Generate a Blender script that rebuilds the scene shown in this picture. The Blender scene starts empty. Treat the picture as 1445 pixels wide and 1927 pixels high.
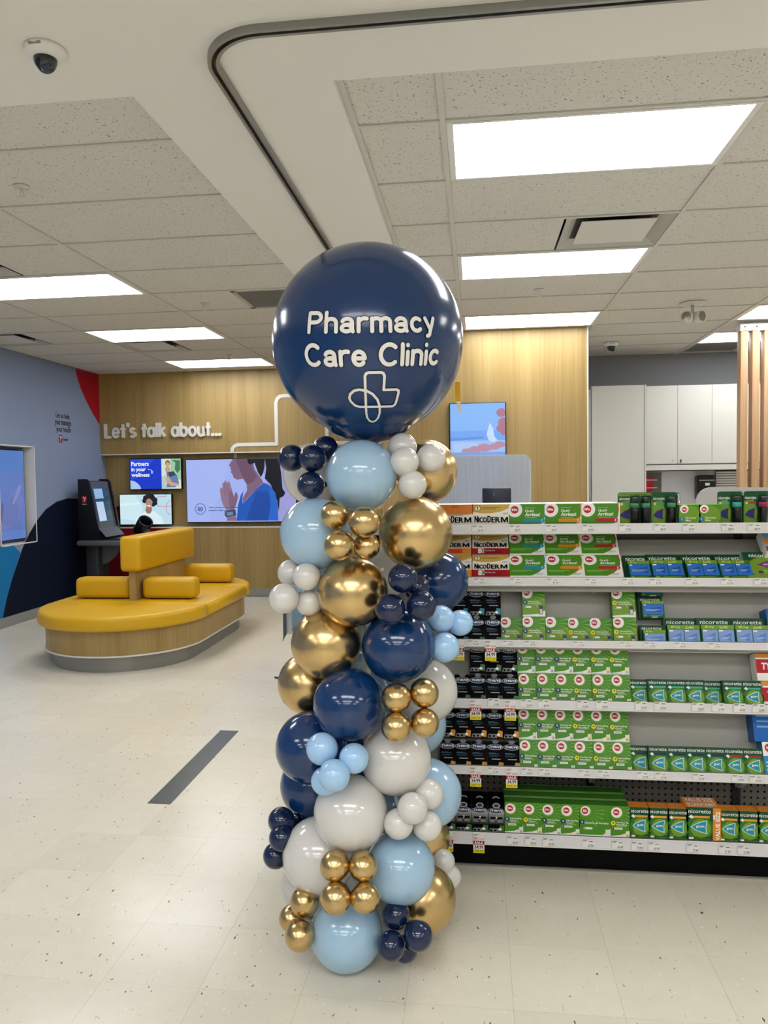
import bpy, bmesh, math, random
from mathutils import Vector, Matrix
random.seed(7)
C = bpy.context.scene.collection
PI = math.pi
# ------------------------------------------------------------------ camera
W, H = 1445, 1927
FPX, YAW, PITCH, ROLL, EYE = 1432.956, 0.1203596, 0.0447544, -0.0136429, 1.49692
CEIL = 2.8886
fwd = Vector((-math.sin(YAW)*math.cos(PITCH), math.cos(YAW)*math.cos(PITCH), -math.sin(PITCH)))
r0 = Vector((math.cos(YAW), math.sin(YAW), 0)); u0 = r0.cross(fwd)
RT = math.cos(ROLL)*r0 + math.sin(ROLL)*u0
UP = -math.sin(ROLL)*r0 + math.cos(ROLL)*u0
EYEP = Vector((0, 0, EYE))
cd = bpy.data.cameras.new('camera'); cam = bpy.data.objects.new('camera', cd); C.objects.link(cam)
cd.sensor_fit = 'VERTICAL'; cd.sensor_height = 24; cd.lens = FPX/H*24; cd.clip_start = 0.05; cd.clip_end = 60
M3 = Matrix((RT, UP, -fwd)).transposed()
cam.matrix_world = Matrix.Translation(EYEP) @ M3.to_4x4()
bpy.context.scene.camera = cam
def ray(x, y): return RT*((x-W/2)/FPX) - UP*((y-H/2)/FPX) + fwd
def at(x, y, axis, val):            # where the sight line through a photo point meets a world plane
    d = ray(x, y); t = (val-EYEP[axis])/d[axis]; return EYEP + d*t
def atd(x, y, D): return EYEP + ray(x, y)*D
# ------------------------------------------------------------------ world and exposure
LAMP = 12.2
wd = bpy.data.worlds.new('world'); bpy.context.scene.world = wd; wd.use_nodes = True
wd.node_tree.nodes['Background'].inputs[0].default_value = (0.9, 0.92, 1, 1)
wd.node_tree.nodes['Background'].inputs[1].default_value = 0.25
vs = bpy.context.scene.view_settings
vs.view_transform = 'Standard'; vs.look = 'None'; vs.exposure = 0.0; vs.gamma = 1.0; vs.use_curve_mapping = False
# ------------------------------------------------------------------ materials
def lin(c): return c/12.92 if c <= 0.04045 else ((c+0.055)/1.055)**2.4
def rgb(h):
    if isinstance(h, tuple): return h
    h = h.lstrip('#'); return tuple(lin(int(h[i:i+2], 16)/255) for i in (0, 2, 4))
MATS = {}
def mat(name, col='#808080', rough=0.5, metal=0.0, spec=0.5, coat=0.0, emit=0.0, alpha=None, trans=0.0, vary=0.0, ior=1.45):
    if name in MATS: return MATS[name]
    m = bpy.data.materials.new(name); m.use_nodes = True; nt = m.node_tree
    b = nt.nodes['Principled BSDF']; c = rgb(col)
    b.inputs['Base Color'].default_value = (*c, 1); b.inputs['Roughness'].default_value = rough
    b.inputs['Metallic'].default_value = metal; b.inputs['Specular IOR Level'].default_value = spec
    b.inputs['Coat Weight'].default_value = coat; b.inputs['Coat Roughness'].default_value = 0.08
    b.inputs['IOR'].default_value = ior
    if trans: b.inputs['Transmission Weight'].default_value = trans
    if alpha is not None: b.inputs['Alpha'].default_value = alpha
    if emit:
        b.inputs['Base Color'].default_value = (0.01, 0.01, 0.01, 1)
        b.inputs['Emission Color'].default_value = (*c, 1); b.inputs['Emission Strength'].default_value = emit
    elif vary:
        n = nt.nodes.new('ShaderNodeTexNoise'); n.inputs['Scale'].default_value = 9; n.inputs['Detail'].default_value = 4
        tc = nt.nodes.new('ShaderNodeTexCoord'); nt.links.new(tc.outputs['Object'], n.inputs['Vector'])
        r = nt.nodes.new('ShaderNodeMapRange'); r.inputs['To Min'].default_value = 1-vary; r.inputs['To Max'].default_value = 1+vary
        nt.links.new(n.outputs['Fac'], r.inputs['Value'])
        mx = nt.nodes.new('ShaderNodeMix'); mx.data_type = 'RGBA'; mx.blend_type = 'MULTIPLY'; mx.inputs[0].default_value = 1
        mx.inputs[6].default_value = (*c, 1); nt.links.new(r.outputs[0], mx.inputs[7])
        nt.links.new(mx.outputs[2], b.inputs['Base Color'])
    MATS[name] = m; return m
def P(h, rough=0.42): return mat('print_'+h.lstrip('#'), h, rough, spec=.3)          # printed ink
def S(h, e=1.0): return mat('screen_%s_%d' % (h.lstrip('#'), int(e*100)), h, 0.2, emit=e)   # lit screen pixel
def nodes(m): return m.node_tree.nodes, m.node_tree.links, m.node_tree.nodes['Principled BSDF']
def wood(name, a, b_, axis, sc=1.0, rough=0.45):
    m = mat(name, a, rough); N, L, B = nodes(m)
    g = N.new('ShaderNodeNewGeometry'); mp = N.new('ShaderNodeMapping')
    s = [70*sc, 70*sc, 70*sc]; s[axis] = 1.1*sc; mp.inputs['Scale'].default_value = s
    L.new(g.outputs['Position'], mp.inputs['Vector'])
    n = N.new('ShaderNodeTexNoise'); n.inputs['Scale'].default_value = 1; n.inputs['Detail'].default_value = 6; n.inputs['Roughness'].default_value = .65
    L.new(mp.outputs[0], n.inputs['Vector'])
    mp2 = N.new('ShaderNodeMapping'); s2 = [6*sc]*3; s2[axis] = .25*sc; mp2.inputs['Scale'].default_value = s2
    L.new(g.outputs['Position'], mp2.inputs['Vector'])
    n2 = N.new('ShaderNodeTexNoise'); n2.inputs['Scale'].default_value = 1; n2.inputs['Detail'].default_value = 3; L.new(mp2.outputs[0], n2.inputs['Vector'])
    ad = N.new('ShaderNodeMath'); ad.operation = 'MULTIPLY_ADD'; ad.inputs[1].default_value = .5; L.new(n2.outputs['Fac'], ad.inputs[0])
    ml = N.new('ShaderNodeMath'); ml.operation = 'MULTIPLY'; ml.inputs[1].default_value = .5; L.new(n.outputs['Fac'], ml.inputs[0]); L.new(ml.outputs[0], ad.inputs[2])
    cr = N.new('ShaderNodeValToRGB'); cr.color_ramp.elements[0].position = .36; cr.color_ramp.elements[1].position = .64
    cr.color_ramp.elements[0].color = (*rgb(b_), 1); cr.color_ramp.elements[1].color = (*rgb(a), 1)
    L.new(ad.outputs[0], cr.inputs[0]); L.new(cr.outputs[0], B.inputs['Base Color'])
    return m
M_wood = wood('oak_laminate', '#a78e5b', '#8f7542', 2)
M_slat = wood('slat_oak', '#c8a27c', '#a9825c', 2, 1.4)
def floor_mat(name, base, specks, pale):
    m = mat(name, base, .22, spec=.5); N, L, B = nodes(m)
    g = N.new('ShaderNodeNewGeometry'); oi = N.new('ShaderNodeObjectInfo')
    mp = N.new('ShaderNodeMapping'); mp.inputs['Scale'].default_value = (1, .5, 1); mp.inputs['Rotation'].default_value = (0, 0, .35)
    L.new(g.outputs['Position'], mp.inputs['Vector'])
    def speck(scale, keep, size):
        v = N.new('ShaderNodeTexVoronoi'); v.inputs['Scale'].default_value = scale; v.inputs['Randomness'].default_value = 1
        nz = N.new('ShaderNodeTexNoise'); nz.inputs['Scale'].default_value = scale*1.6
        L.new(mp.outputs[0], nz.inputs['Vector'])
        mxv = N.new('ShaderNodeMix'); mxv.data_type = 'VECTOR'; mxv.inputs[0].default_value = .018
        L.new(mp.outputs[0], mxv.inputs[4]); L.new(nz.outputs['Color'], mxv.inputs[5])
        L.new(mxv.outputs[1], v.inputs['Vector'])
        d = N.new('ShaderNodeMath'); d.operation = 'LESS_THAN'; d.inputs[1].default_value = size; L.new(v.outputs['Distance'], d.inputs[0])
        sx = N.new('ShaderNodeSeparateColor'); L.new(v.outputs['Color'], sx.inputs[0])
        k = N.new('ShaderNodeMath'); k.operation = 'LESS_THAN'; k.inputs[1].default_value = keep; L.new(sx.outputs[0], k.inputs[0])
        a = N.new('ShaderNodeMath'); a.operation = 'MULTIPLY'; L.new(d.outputs[0], a.inputs[0]); L.new(k.outputs[0], a.inputs[1]); return a
    n = N.new('ShaderNodeTexNoise'); n.inputs['Scale'].default_value = 14; n.inputs['Detail'].default_value = 8; L.new(g.outputs['Position'], n.inputs['Vector'])
    mx = N.new('ShaderNodeMix'); mx.data_type = 'RGBA'; mx.inputs[6].default_value = (*rgb(base), 1); mx.inputs[7].default_value = (*rgb(pale), 1)
    L.new(n.outputs['Fac'], mx.inputs[0])
    hv = N.new('ShaderNodeHueSaturation'); rr = N.new('ShaderNodeMapRange'); rr.inputs['To Min'].default_value = .965; rr.inputs['To Max'].default_value = 1.03
    L.new(oi.outputs['Random'], rr.inputs['Value']); L.new(rr.outputs[0], hv.inputs['Value']); L.new(mx.outputs[2], hv.inputs['Color'])
    cur = hv.outputs[0]
    for (sc, keep, size, col, f) in specks:
        s = speck(sc, keep, size); q = N.new('ShaderNodeMix'); q.data_type = 'RGBA'; q.inputs[7].default_value = (*rgb(col), 1)
        mf = N.new('ShaderNodeMath'); mf.operation = 'MULTIPLY'; mf.inputs[1].default_value = f; L.new(s.outputs[0], mf.inputs[0])
        L.new(mf.outputs[0], q.inputs[0]); L.new(cur, q.inputs[6]); cur = q.outputs[2]
    L.new(cur, B.inputs['Base Color']); return m
M_floor = floor_mat('speckled_vinyl', '#d5cebb', [(58, .13, .15, '#36332e', .95), (105, .10, .17, '#6f6a61', .75), (60, .2, .16, '#efeadd', .5)], '#ddd7c6')
M_fstrip = floor_mat('charcoal_vinyl', '#4a5052', [(90, .3, .2, '#70777a', .6), (70, .2, .2, '#33383a', .6)], '#555b5d')
def tile_mat():
    m = mat('fissured_tile', '#d0cdc5', .95, spec=.1); N, L, B = nodes(m)
    g = N.new('ShaderNodeNewGeometry')
    n = N.new('ShaderNodeTexNoise'); n.inputs['Scale'].default_value = 105; n.inputs['Detail'].default_value = 3; n.inputs['Distortion'].default_value = .6
    L.new(g.outputs['Position'], n.inputs['Vector'])
    cr = N.new('ShaderNodeValToRGB'); e = cr.color_ramp.elements
    e[0].position = .325; e[0].color = (*rgb('#6f6c65'), 1); e[1].position = .365; e[1].color = (*rgb('#d0cdc5'), 1)
    L.new(n.outputs['Fac'], cr.inputs[0]); L.new(cr.outputs[0], B.inputs['Base Color'])
    bp = N.new('ShaderNodeBump'); bp.inputs['Strength'].default_value = .25; bp.inputs['Distance'].default_value = .002
    L.new(n.outputs['Fac'], bp.inputs['Height']); L.new(bp.outputs[0], B.inputs['Normal']); return m
M_tile = tile_mat()
M_drywall = mat('drywall_paint', '#e2dfd8', .85, spec=.2, vary=.012)
M_grid = mat('ceiling_grid_paint', '#c8c5bd', .6)
M_white = mat('white_paint', '#dedcd6', .5, vary=.01)
M_lwall = mat('pale_lavender_wall', '#8291b0', .7, vary=.012)
M_gwall = mat('grey_wall', '#84868a', .8, vary=.012)
M_alu = mat('brushed_aluminium', '#a9a9a6', .35, .85)
M_basegrey = mat('grey_vinyl_base', '#8f8f8c', .5, vary=.02)
M_lens = mat('lamp_lens', '#fbfdff', .4, emit=LAMP)
M_lampframe = mat('lamp_frame', '#dcdad4', .45)
M_black = mat('black_plastic', '#0b0c0f', .35)
M_bezel = mat('bezel_black', '#050506', .25)
M_dark = mat('dark_metal', '#26272a', .45, .3, vary=.03)
M_yellow = mat('yellow_vinyl', '#cc9e0c', .42, vary=.02)
M_shelf = mat('shelf_enamel', '#e6e4e0', .38, vary=.01)
M_rail = mat('price_rail_plastic', '#dedbdd', .3)
M_shelfback = mat('shelf_panel', '#a19e95', .5, vary=.012)
M_peg = mat('pegboard_enamel', '#6d6963', .5, vary=.02)
M_kick = mat('kick_plate_black', '#040405', .5, spec=.1)
M_navyb = mat('navy_latex', '#0b1e42', .15, coat=.4)
M_blueb = mat('royal_latex', '#093262', .14, coat=.45)
M_sky = mat('sky_latex', '#9dbdd6', .14, coat=.5)
M_skys = mat('baby_latex', '#a2c9ee', .14, coat=.5)
M_whiteb = mat('white_latex', '#d2cfca', .14, coat=.5)
M_gold = mat('gold_chrome', '#cdb07c', .25, 1.0)
# ------------------------------------------------------------------ mesh builder
class MB:
    def __init__(s): s.v = []; s.f = []; s.m = []; s.mats = []; s.sm = []
    def mi(s, m):
        if m not in s.mats: s.mats.append(m)
        return s.mats.index(m)
    def add(s, vs, fs, m, smooth=False):
        o = len(s.v); k = s.mi(m); s.v += [tuple(x) for x in vs]
        for f in fs: s.f.append([i+o for i in f]); s.m.append(k); s.sm.append(smooth)
        return s
    def box(s, x0, x1, y0, y1, z0, z1, m, faces=None):
        v = [(x0,y0,z0),(x1,y0,z0),(x1,y1,z0),(x0,y1,z0),(x0,y0,z1),(x1,y0,z1),(x1,y1,z1),(x0,y1,z1)]
        F = dict(bottom=[0,3,2,1], top=[4,5,6,7], front=[0,1,5,4], back=[2,3,7,6], left=[0,4,7,3], right=[1,2,6,5])
        if not faces: return s.add(v, list(F.values()), m)
        for k, f in F.items(): s.add([v[i] for i in f], [[0,1,2,3]], faces.get(k, m))
        return s
    def bm(s, b, m, smooth=True, mw=None):
        b.verts.ensure_lookup_table(); b.verts.index_update()
        s.add([(mw @ v.co if mw else v.co) for v in b.verts], [[v.index for v in f.verts] for f in b.faces], m, smooth); b.free(); return s
    def rbox(s, x0, x1, y0, y1, z0, z1, r, m, seg=4):
        b = bmesh.new(); bmesh.ops.create_cube(b, size=1)
        for v in b.verts: v.co = Vector(((x0+x1)/2+v.co.x*(x1-x0), (y0+y1)/2+v.co.y*(y1-y0), (z0+z1)/2+v.co.z*(z1-z0)))
        bmesh.ops.bevel(b, geom=b.edges[:], offset=r, segments=seg, profile=.5, affect='EDGES', clamp_overlap=True)
        return s.bm(b, m)
    def prism(s, pts, lo, hi, m, axis=1, smooth=False):   # polygon in the two other axes, pushed along axis
        def p(a, t):
            return {0: (t, a[0], a[1]), 1: (a[0], t, a[1]), 2: (a[0], a[1], t)}[axis]
        n = len(pts); v = [p(a, lo) for a in pts]+[p(a, hi) for a in pts]
        s.add(v, [list(range(n)), list(range(2*n-1, n-1, -1))], m)
        return s.add(v, [[i, (i+1) % n, n+(i+1) % n, n+i] for i in range(n)], m, smooth)
    def lathe(s, prof, m, seg=24, mw=None, smooth=True, caps=True):    # prof: (r, z)
        v = []; f = []
        for (r, z) in prof:
            for k in range(seg):
                a = 2*PI*k/seg; q = Vector((r*math.cos(a), r*math.sin(a), z)); v.append(mw @ q if mw else q)
        for i in range(len(prof)-1):
            for k in range(seg):
                a = i*seg+k; b = i*seg+(k+1) % seg; f.append([a, b, b+seg, a+seg])
        if caps: f += [list(range(seg-1, -1, -1)), [(len(prof)-1)*seg+k for k in range(seg)]]
        return s.add(v, f, m, smooth)
    def tube(s, pts, r, m, seg=8, closed=False):
        pts = [Vector(p) for p in pts]; v = []; f = []
        n = len(pts)
        for i, p in enumerate(pts):
            t = (pts[min(i+1, n-1)]-pts[max(i-1, 0)]).normalized()
            a = Vector((0, 0, 1)) if abs(t.z) < .9 else Vector((1, 0, 0))
            x = t.cross(a).normalized(); y = x.cross(t)
            for k in range(seg):
                g = 2*PI*k/seg; v.append(p+(x*math.cos(g)+y*math.sin(g))*r)
        for i in range(n-1):
            for k in range(seg):
                f.append([i*seg+k, i*seg+(k+1) % seg, (i+1)*seg+(k+1) % seg, (i+1)*seg+k])
        f += [list(range(seg)), [(n-1)*seg+k for k in range(seg-1, -1, -1)]]
        return s.add(v, f, m, True)
    def mesh(s, name):
        me = bpy.data.meshes.new(name); me.from_pydata(s.v, [], s.f)
        for m in s.mats: me.materials.append(m)
        me.polygons.foreach_set('material_index', s.m); me.polygons.foreach_set('use_smooth', s.sm); me.update(); return me
    def build(s, name, parent=None, loc=None, rot=None):
        return obj(name, s.mesh(name), parent, loc, rot)
def obj(name, me, parent=None, loc=None, rot=None):
    o = bpy.data.objects.new(name, me); C.objects.link(o)
    if parent: o.parent = parent
    if loc is not None: o.location = loc
    if rot is not None: o.rotation_euler = rot
    return o
def empty(name, loc=(0, 0, 0)): return obj(name, None, None, loc)
SEEN = {}
def tag(o, label, cat, group=None):
    n = len(label.split())
    if not 4 <= n <= 16: print('LABEL LENGTH', n, label)
    if label in SEEN and not group: print('DUP LABEL', label)
    SEEN[label] = 1; o['label'] = label; o['category'] = cat
    if group: o['group'] = group
    return o
def struct(o): o['kind'] = 'structure'; return o
def circle(cx, cy, r, n=28, ry=None, a0=0, a1=2*PI):
    ry = ry or r; full = abs(a1-a0-2*PI) < 1e-6
    return [(cx+r*math.cos(a0+(a1-a0)*k/(n if full else n-1)), cy+ry*math.sin(a0+(a1-a0)*k/(n if full else n-1))) for k in range(n)]
def rrect(x0, y0, x1, y1, r, n=5):
    p = []
    for cx, cy, a in ((x1-r, y0+r, -PI/2), (x1-r, y1-r, 0), (x0+r, y1-r, PI/2), (x0+r, y0+r, PI)):
        p += [(cx+r*math.cos(a+PI/2*k/n), cy+r*math.sin(a+PI/2*k/n)) for k in range(n+1)]
    return p
# ------------------------------------------------------------------ flat lettering
TXT = {}
def glyphs(s, bold=0.0):
    if (s, bold) in TXT: return TXT[(s, bold)]
    cu = bpy.data.curves.new('lettering', 'FONT'); cu.body = s; cu.resolution_u = 2; cu.offset = bold; cu.fill_mode = 'FRONT'
    ob = bpy.data.objects.new('lettering', cu); C.objects.link(ob)
    me = bpy.data.meshes.new_from_object(ob)
    v = [(q.co.x, q.co.y) for q in me.vertices]; f = [list(p.vertices) for p in me.polygons]
    bpy.data.objects.remove(ob); bpy.data.curves.remove(cu); bpy.data.meshes.remove(me)
    x0 = min(a for a, b in v); x1 = max(a for a, b in v); y0 = min(b for a, b in v); y1 = max(b for a, b in v)
    v = [((a-x0)/(x1-x0), (b-y0)/(y1-y0)) for a, b in v]
    TXT[(s, bold)] = (v, f); return TXT[(s, bold)]
class Flat:            # flat print laid over a face: coordinates are fractions of a w x h rectangle
    def __init__(s, w, h): s.w = w; s.h = h; s.items = []; s.k = 0
    def poly(s, pts, m): s.k += 1; s.items.append(([(a*s.w, b*s.h) for a, b in pts], [list(range(len(pts)))], m, s.k)); return s
    def rect(s, a, b, c, d, m): return s.poly([(a, b), (c, b), (c, d), (a, d)], m)
    def circ(s, a, b, r, m, n=24, ry=None):     # r is a fraction of w
        ry = (ry if ry else r)*s.w/s.h; return s.poly(circle(a, b, r, n, ry), m)
    def ring(s, a, b, r, t, m, n=28, ry=None, a0=0, a1=2*PI):
        ry = ry or r; s.k += 1; v = []; f = []
        for k in range(n+1):
            g = a0+(a1-a0)*k/n
            for q in (0, t): v.append((a*s.w+(r-q)*s.w*math.cos(g), b*s.h+(ry-q)*s.w*math.sin(g)))
        for k in range(n): f.append([2*k, 2*k+2, 2*k+3, 2*k+1])
        s.items.append((v, f, m, s.k)); return s
    def pill(s, a, b, c, d, m):
        w, h = (c-a)*s.w, (d-b)*s.h; r = min(w, h)/2*.98
        return s.poly([(x/s.w, y/s.h) for x, y in rrect(a*s.w, b*s.h, c*s.w, d*s.h, r, 4)], m)
    def text(s, t, a, b, c, d, m, bold=.02, shear=0):
        v, f = glyphs(t, bold); s.k += 1
        s.items.append(([((a+x*(c-a))*s.w+shear*y*(d-b)*s.h, (b+y*(d-b))*s.h) for x, y in v], f, m, s.k)); return s
    def lines(s, a, b, c, d, n, m, fill=.5):
        for i in range(n):
            y = d-(d-b)*(i+.5)/n; hh = (d-b)/n*fill/2; s.rect(a, y-hh, c-(c-a)*(.25 if i % 2 else .0), y+hh, m)
        return s
    def onto(s, mb, fn, step=.0002):            # fn(x, y, lift) -> 3D point
        for v, f, m, k in s.items: mb.add([fn(x, y, .0004+k*step) for x, y in v], f, m)
        return mb
# stroke lettering: rounded strokes of even width
def arc(cx, cy, rx, ry, a0, a1, n=12):
    return [(cx+rx*math.cos(math.radians(a0+(a1-a0)*k/n)), cy+ry*math.sin(math.radians(a0+(a1-a0)*k/n))) for k in range(n+1)]
GL = {
 'P': (.56, [[(0,0),(0,1),(.3,1)]+arc(.3,.75,.25,.25,90,-90)+[(0,.5)]]),
 'h': (.43, [[(0,0),(0,1)], [(0,.4)]+arc(.215,.43,.215,.24,180,0)+[(.43,0)]]),
 'a': (.45, [arc(.2,.17,.2,.17,0,360,20), arc(.22,.46,.2,.2,160,0)+[(.42,.1),(.45,0)], [(.42,.36),(.2,.345)]]),
 'A': (.5, [arc(.25,.33,.25,.33,0,360,24), [(.5,.67),(.5,0)]]),
 'r': (.3, [[(0,0),(0,.66)], [(0,.38)]+arc(.24,.42,.24,.25,170,70,8)]),
 'm': (.72, [[(0,0),(0,.66)], [(0,.42)]+arc(.18,.47,.18,.2,180,0)+[(.36,0)], [(.36,.42)]+arc(.54,.47,.18,.2,180,0)+[(.72,0)]]),
 'n': (.42, [[(0,0),(0,.66)], [(0,.42)]+arc(.21,.45,.21,.22,180,0)+[(.42,0)]]),
 'c': (.42, [arc(.23,.33,.23,.33,48,312,18)]),
 'y': (.44, [[(0,.66),(.22,.08)], [(.44,.66),(.2,-.08)]+arc(.08,-.12,.12,.14,0,-95,6)]),
 'C': (.68, [arc(.36,.5,.36,.5,48,312,24)]),
 'e': (.46, [arc(.23,.33,.23,.33,-42,-360,24)+[(.0,.33)]]),
 'l': (.0, [[(0,0),(0,1)]]), 'i': (.0, [[(0,0),(0,.62)], [(0,.96),(0,.97)]]),
 'L': (.46, [[(0,1),(0,0),(.46,0)]]), 't': (.3, [[(.15,.95),(.15,0)], [(0,.63),(.3,.63)]]),
 "'": (.06, [[(.06,1.04),(.0,.82)]]), 's': (.34, [arc(.17,.49,.16,.16,35,230,10)+arc(.17,.17,.17,.17,70,-140,10)]),
 'k': (.42, [[(0,0),(0,1)], [(.4,.66),(.06,.33)], [(.12,.38),(.42,0)]]), 'b': (.5, [[(0,0),(0,1)], arc(.25,.33,.25,.33,0,360,24)]),
 'o': (.54, [arc(.27,.33,.27,.33,0,360,24)]), 'u': (.44, [[(0,.66)]+arc(.22,.24,.22,.24,180,360)+[(.44,.66)], [(.44,.66),(.44,0)]]),
 '.': (.06, [[(0,.0),(0,.01)]]),
}
def stroke_word(word, t, gap=.2):
    x = 0; out = []
    for ch in word:
        if ch == ' ': x += .42; continue
        w, st = GL[ch]; out.append((ch, [[(a+x, b) for a, b in l] for l in st])); x += w+t+gap-.17
    return x-(t+gap-.17), out
def stroke_polys(line, t, step=.2, caps=True, ext=0.0):
    pts = []
    for i in range(len(line)-1):
        (a, b), (c, d) = line[i], line[i+1]; n = max(1, int(math.hypot(c-a, d-b)/step))
        for k in range(n): pts.append((a+(c-a)*k/n, b+(d-b)*k/n))
    pts.append(line[-1]); out = []
    for i in range(len(pts)-1):
        (a, b), (c, d) = pts[i], pts[i+1]; L = math.hypot(c-a, d-b) or 1e-6; dx, dy = (c-a)/L, (d-b)/L; nx, ny = -dy*t/2, dx*t/2
        if ext and i == 0: a -= dx*ext; b -= dy*ext
        if ext and i == len(pts)-2: c += dx*ext; d += dy*ext
        out.append([(a-nx, b-ny), (c-nx, d-ny), (c+nx, d+ny), (a+nx, b+ny)])
    for i, p in enumerate(pts):
        if caps or 0 < i < len(pts)-1: out.append(circle(p[0], p[1], t/2, 14))
    return out
# ================================================================== THE SETTING
XL, XR, YB, YG, YN = -4.855, 4.7, 9.45, 9.25, -6.5       # left wall, right wall, oak wall, grey wall, wall behind the camera
YW, XW0, XW1 = 7.39, -0.9, 1.053                           # nearer oak wall block
T = 0.3048; FX0, FY0 = 0.0934, 3.317
# ---- floor
fl = struct(MB().box(XL-.2, XR+.2, YN-.2, YB+.3, -.12, -.0012, mat('floor_joint', '#857f73', .8)).build('floor'))
tl_ = T-.0006
me_tile = MB().box(-tl_/2, tl_/2, -tl_/2, tl_/2, -.0011, 0, M_floor).mesh('floor_tile')
def px(p):
    q = p-EYEP; d = q.dot(fwd)
    if d < .1: return None
    return (W/2+FPX*q.dot(RT)/d, H/2-FPX*q.dot(UP)/d)
cells = []
for i in range(-17, 17):
    for j in range(-34, 21):
        x, y = FX0+(i+.5)*T, FY0+(j+.5)*T
        if XL-.1 < x < XR+.1 and YN-.1 < y < YB+.1: cells.append((x, y))
def tile_area(c):
    q = [px(Vector((c[0]+a*T/2, c[1]+b*T/2, 0))) for a, b in ((-1,-1),(1,-1),(1,1),(-1,1))]
    if None in q: return 0
    m = [sum(k[0] for k in q)/4, sum(k[1] for k in q)/4]
    if not (-70 < m[0] < W+70 and 0 < m[1] < H+90): return 0
    if c[1] > 3.2 and c[0] > -.4 + .0*c[1]: return 0            # behind the shelving
    return abs(sum(q[k][0]*q[(k+1) % 4][1]-q[(k+1) % 4][0]*q[k][1] for k in range(4)))/2
cells.sort(key=tile_area, reverse=True)
for c in cells[:300]: obj('floor_tile', me_tile, fl, (c[0], c[1], 0))
rest = MB()
for c in cells[300:]:
    x0, x1, y0, y1 = max(c[0]-tl_/2, XL), min(c[0]+tl_/2, XR), max(c[1]-tl_/2, YN), min(c[1]+tl_/2, YB)
    if x1 > x0 and y1 > y0: rest.box(x0, x1, y0, y1, -.0011, 0, M_floor)
rt = rest.build('floor_tile_field', fl); rt['kind'] = 'stuff'
st = MB().box(-1.529, -1.416, 3.317, 4.345, -.0005, .0006, M_fstrip).build('floor_marker')
tag(st, 'long charcoal grey strip laid in the pale speckled floor', 'floor strip')
# ---- ceiling
ce = struct(MB().box(XL-.2, XR+.2, YN-.2, YB+.3, CEIL+.25, CEIL+.35, mat('slab', '#8c8a84', .9)).build('ceiling'))
DZ = .028
dry = MB()
dry.box(XL, XR, .4, 2.64, CEIL-DZ, CEIL+.2, M_drywall)
dry.box(-1.195, -.475, 2.64, YW, CEIL-DZ, CEIL+.2, M_drywall)
dry.box(-1.195, XW0, YW, YB, CEIL-DZ, CEIL+.2, M_drywall)
dry.build('drywall_bulkhead', ce)
GY = 3.0545; ST = .6096; LT = 1.2192
XA = [-4.855, -4.8366, -3.6174, -2.3982, -1.195]           # left bay grid
XBAY = [-.475, -.1178, 1.1014, 2.3206, 3.5398, XR]         # right bay grid
YS = [2.64]+[GY+ST*k for k in range(0, 12)]
LIGHTS = {('L', 1, 0), ('L', 1, 3), ('L', 1, 6), ('L', 1, 9), ('R', 1, 0), ('R', 1, 3), ('R', 1, 6), ('R', 3, 0), ('R', 3, 3), ('R', 3, 6), ('R', 3, 8)}
VENTS = {('R', 1, 2): 'right', ('L', 1, 7): 'left', ('L', 0, 6): 'left', ('L', 2, 4): 'right', ('R', 3, 9): 'left', ('L', 1, 2): 'left'}
TILES = {}
def ceil_tile(x0, x1, y0, y1):
    if x1-x0 < .03 or y1-y0 < .03: return
    k = (round(x1-x0, 3), round(y1-y0, 3))
    if k not in TILES: TILES[k] = MB().box(-k[0]/2+.001, k[0]/2-.001, -k[1]/2+.001, k[1]/2-.001, 0, .015, M_tile).mesh('ceiling_tile')
    obj('ceiling_tile', TILES[k], ce, ((x0+x1)/2, (y0+y1)/2, CEIL+.004))
GW = .012
def bay(xs, key, y_end):
    for j in range(len(YS)-1):
        y0, y1 = YS[j], min(YS[j+1], y_end)
        if y0 >= y_end-.02: break
        for i in range(len(xs)-1):
            x0, x1 = xs[i], xs[i+1]; c = (key, i, j-1)
            ya, yb = y0, y1
            if key == 'R' and y0 >= YW-.35:
                if x1 <= XW1+.1 and y0 > YW: continue
            if c in LIGHTS: continue
            if c in VENTS:
                mid = (x0+x1)/2
                if VENTS[c] == 'right': ceil_tile(x0, mid, ya, yb)
                else: ceil_tile(mid, x1, ya, yb)
                continue
            ceil_tile(x0, x1, ya, yb)
    ye = y_end
    for x in xs[1:-1]:
        if key == 'R' and x < XW1: e = YW
        else: e = ye
        MB().box(x-GW, x+GW, 2.64, e, CEIL-.004, CEIL+.003, M_grid).build('grid_runner', ce)
    for y in YS[1:]:
        if y > ye-.02: break
        for i in range(len(xs)-1):
            if key == 'R' and y > YW and xs[i+1] < XW1+.1: continue
            MB().box(xs[i]+GW, xs[i+1]-GW, y-GW*.8, y+GW*.8, CEIL-.0035, CEIL+.003, M_grid).build('cross_tee', ce)
bay(XA[1:], 'L', YB); bay(XBAY, 'R', YG)
MB().box(-.475, -.449, 2.64, YW, CEIL-.006, CEIL+.003, M_grid).build('wall_angle', ce)
MB().box(XL, XR, YN, .4, CEIL+.004, CEIL+.02, M_tile).build('rear_tile_field', ce)['kind'] = 'stuff'
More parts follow.
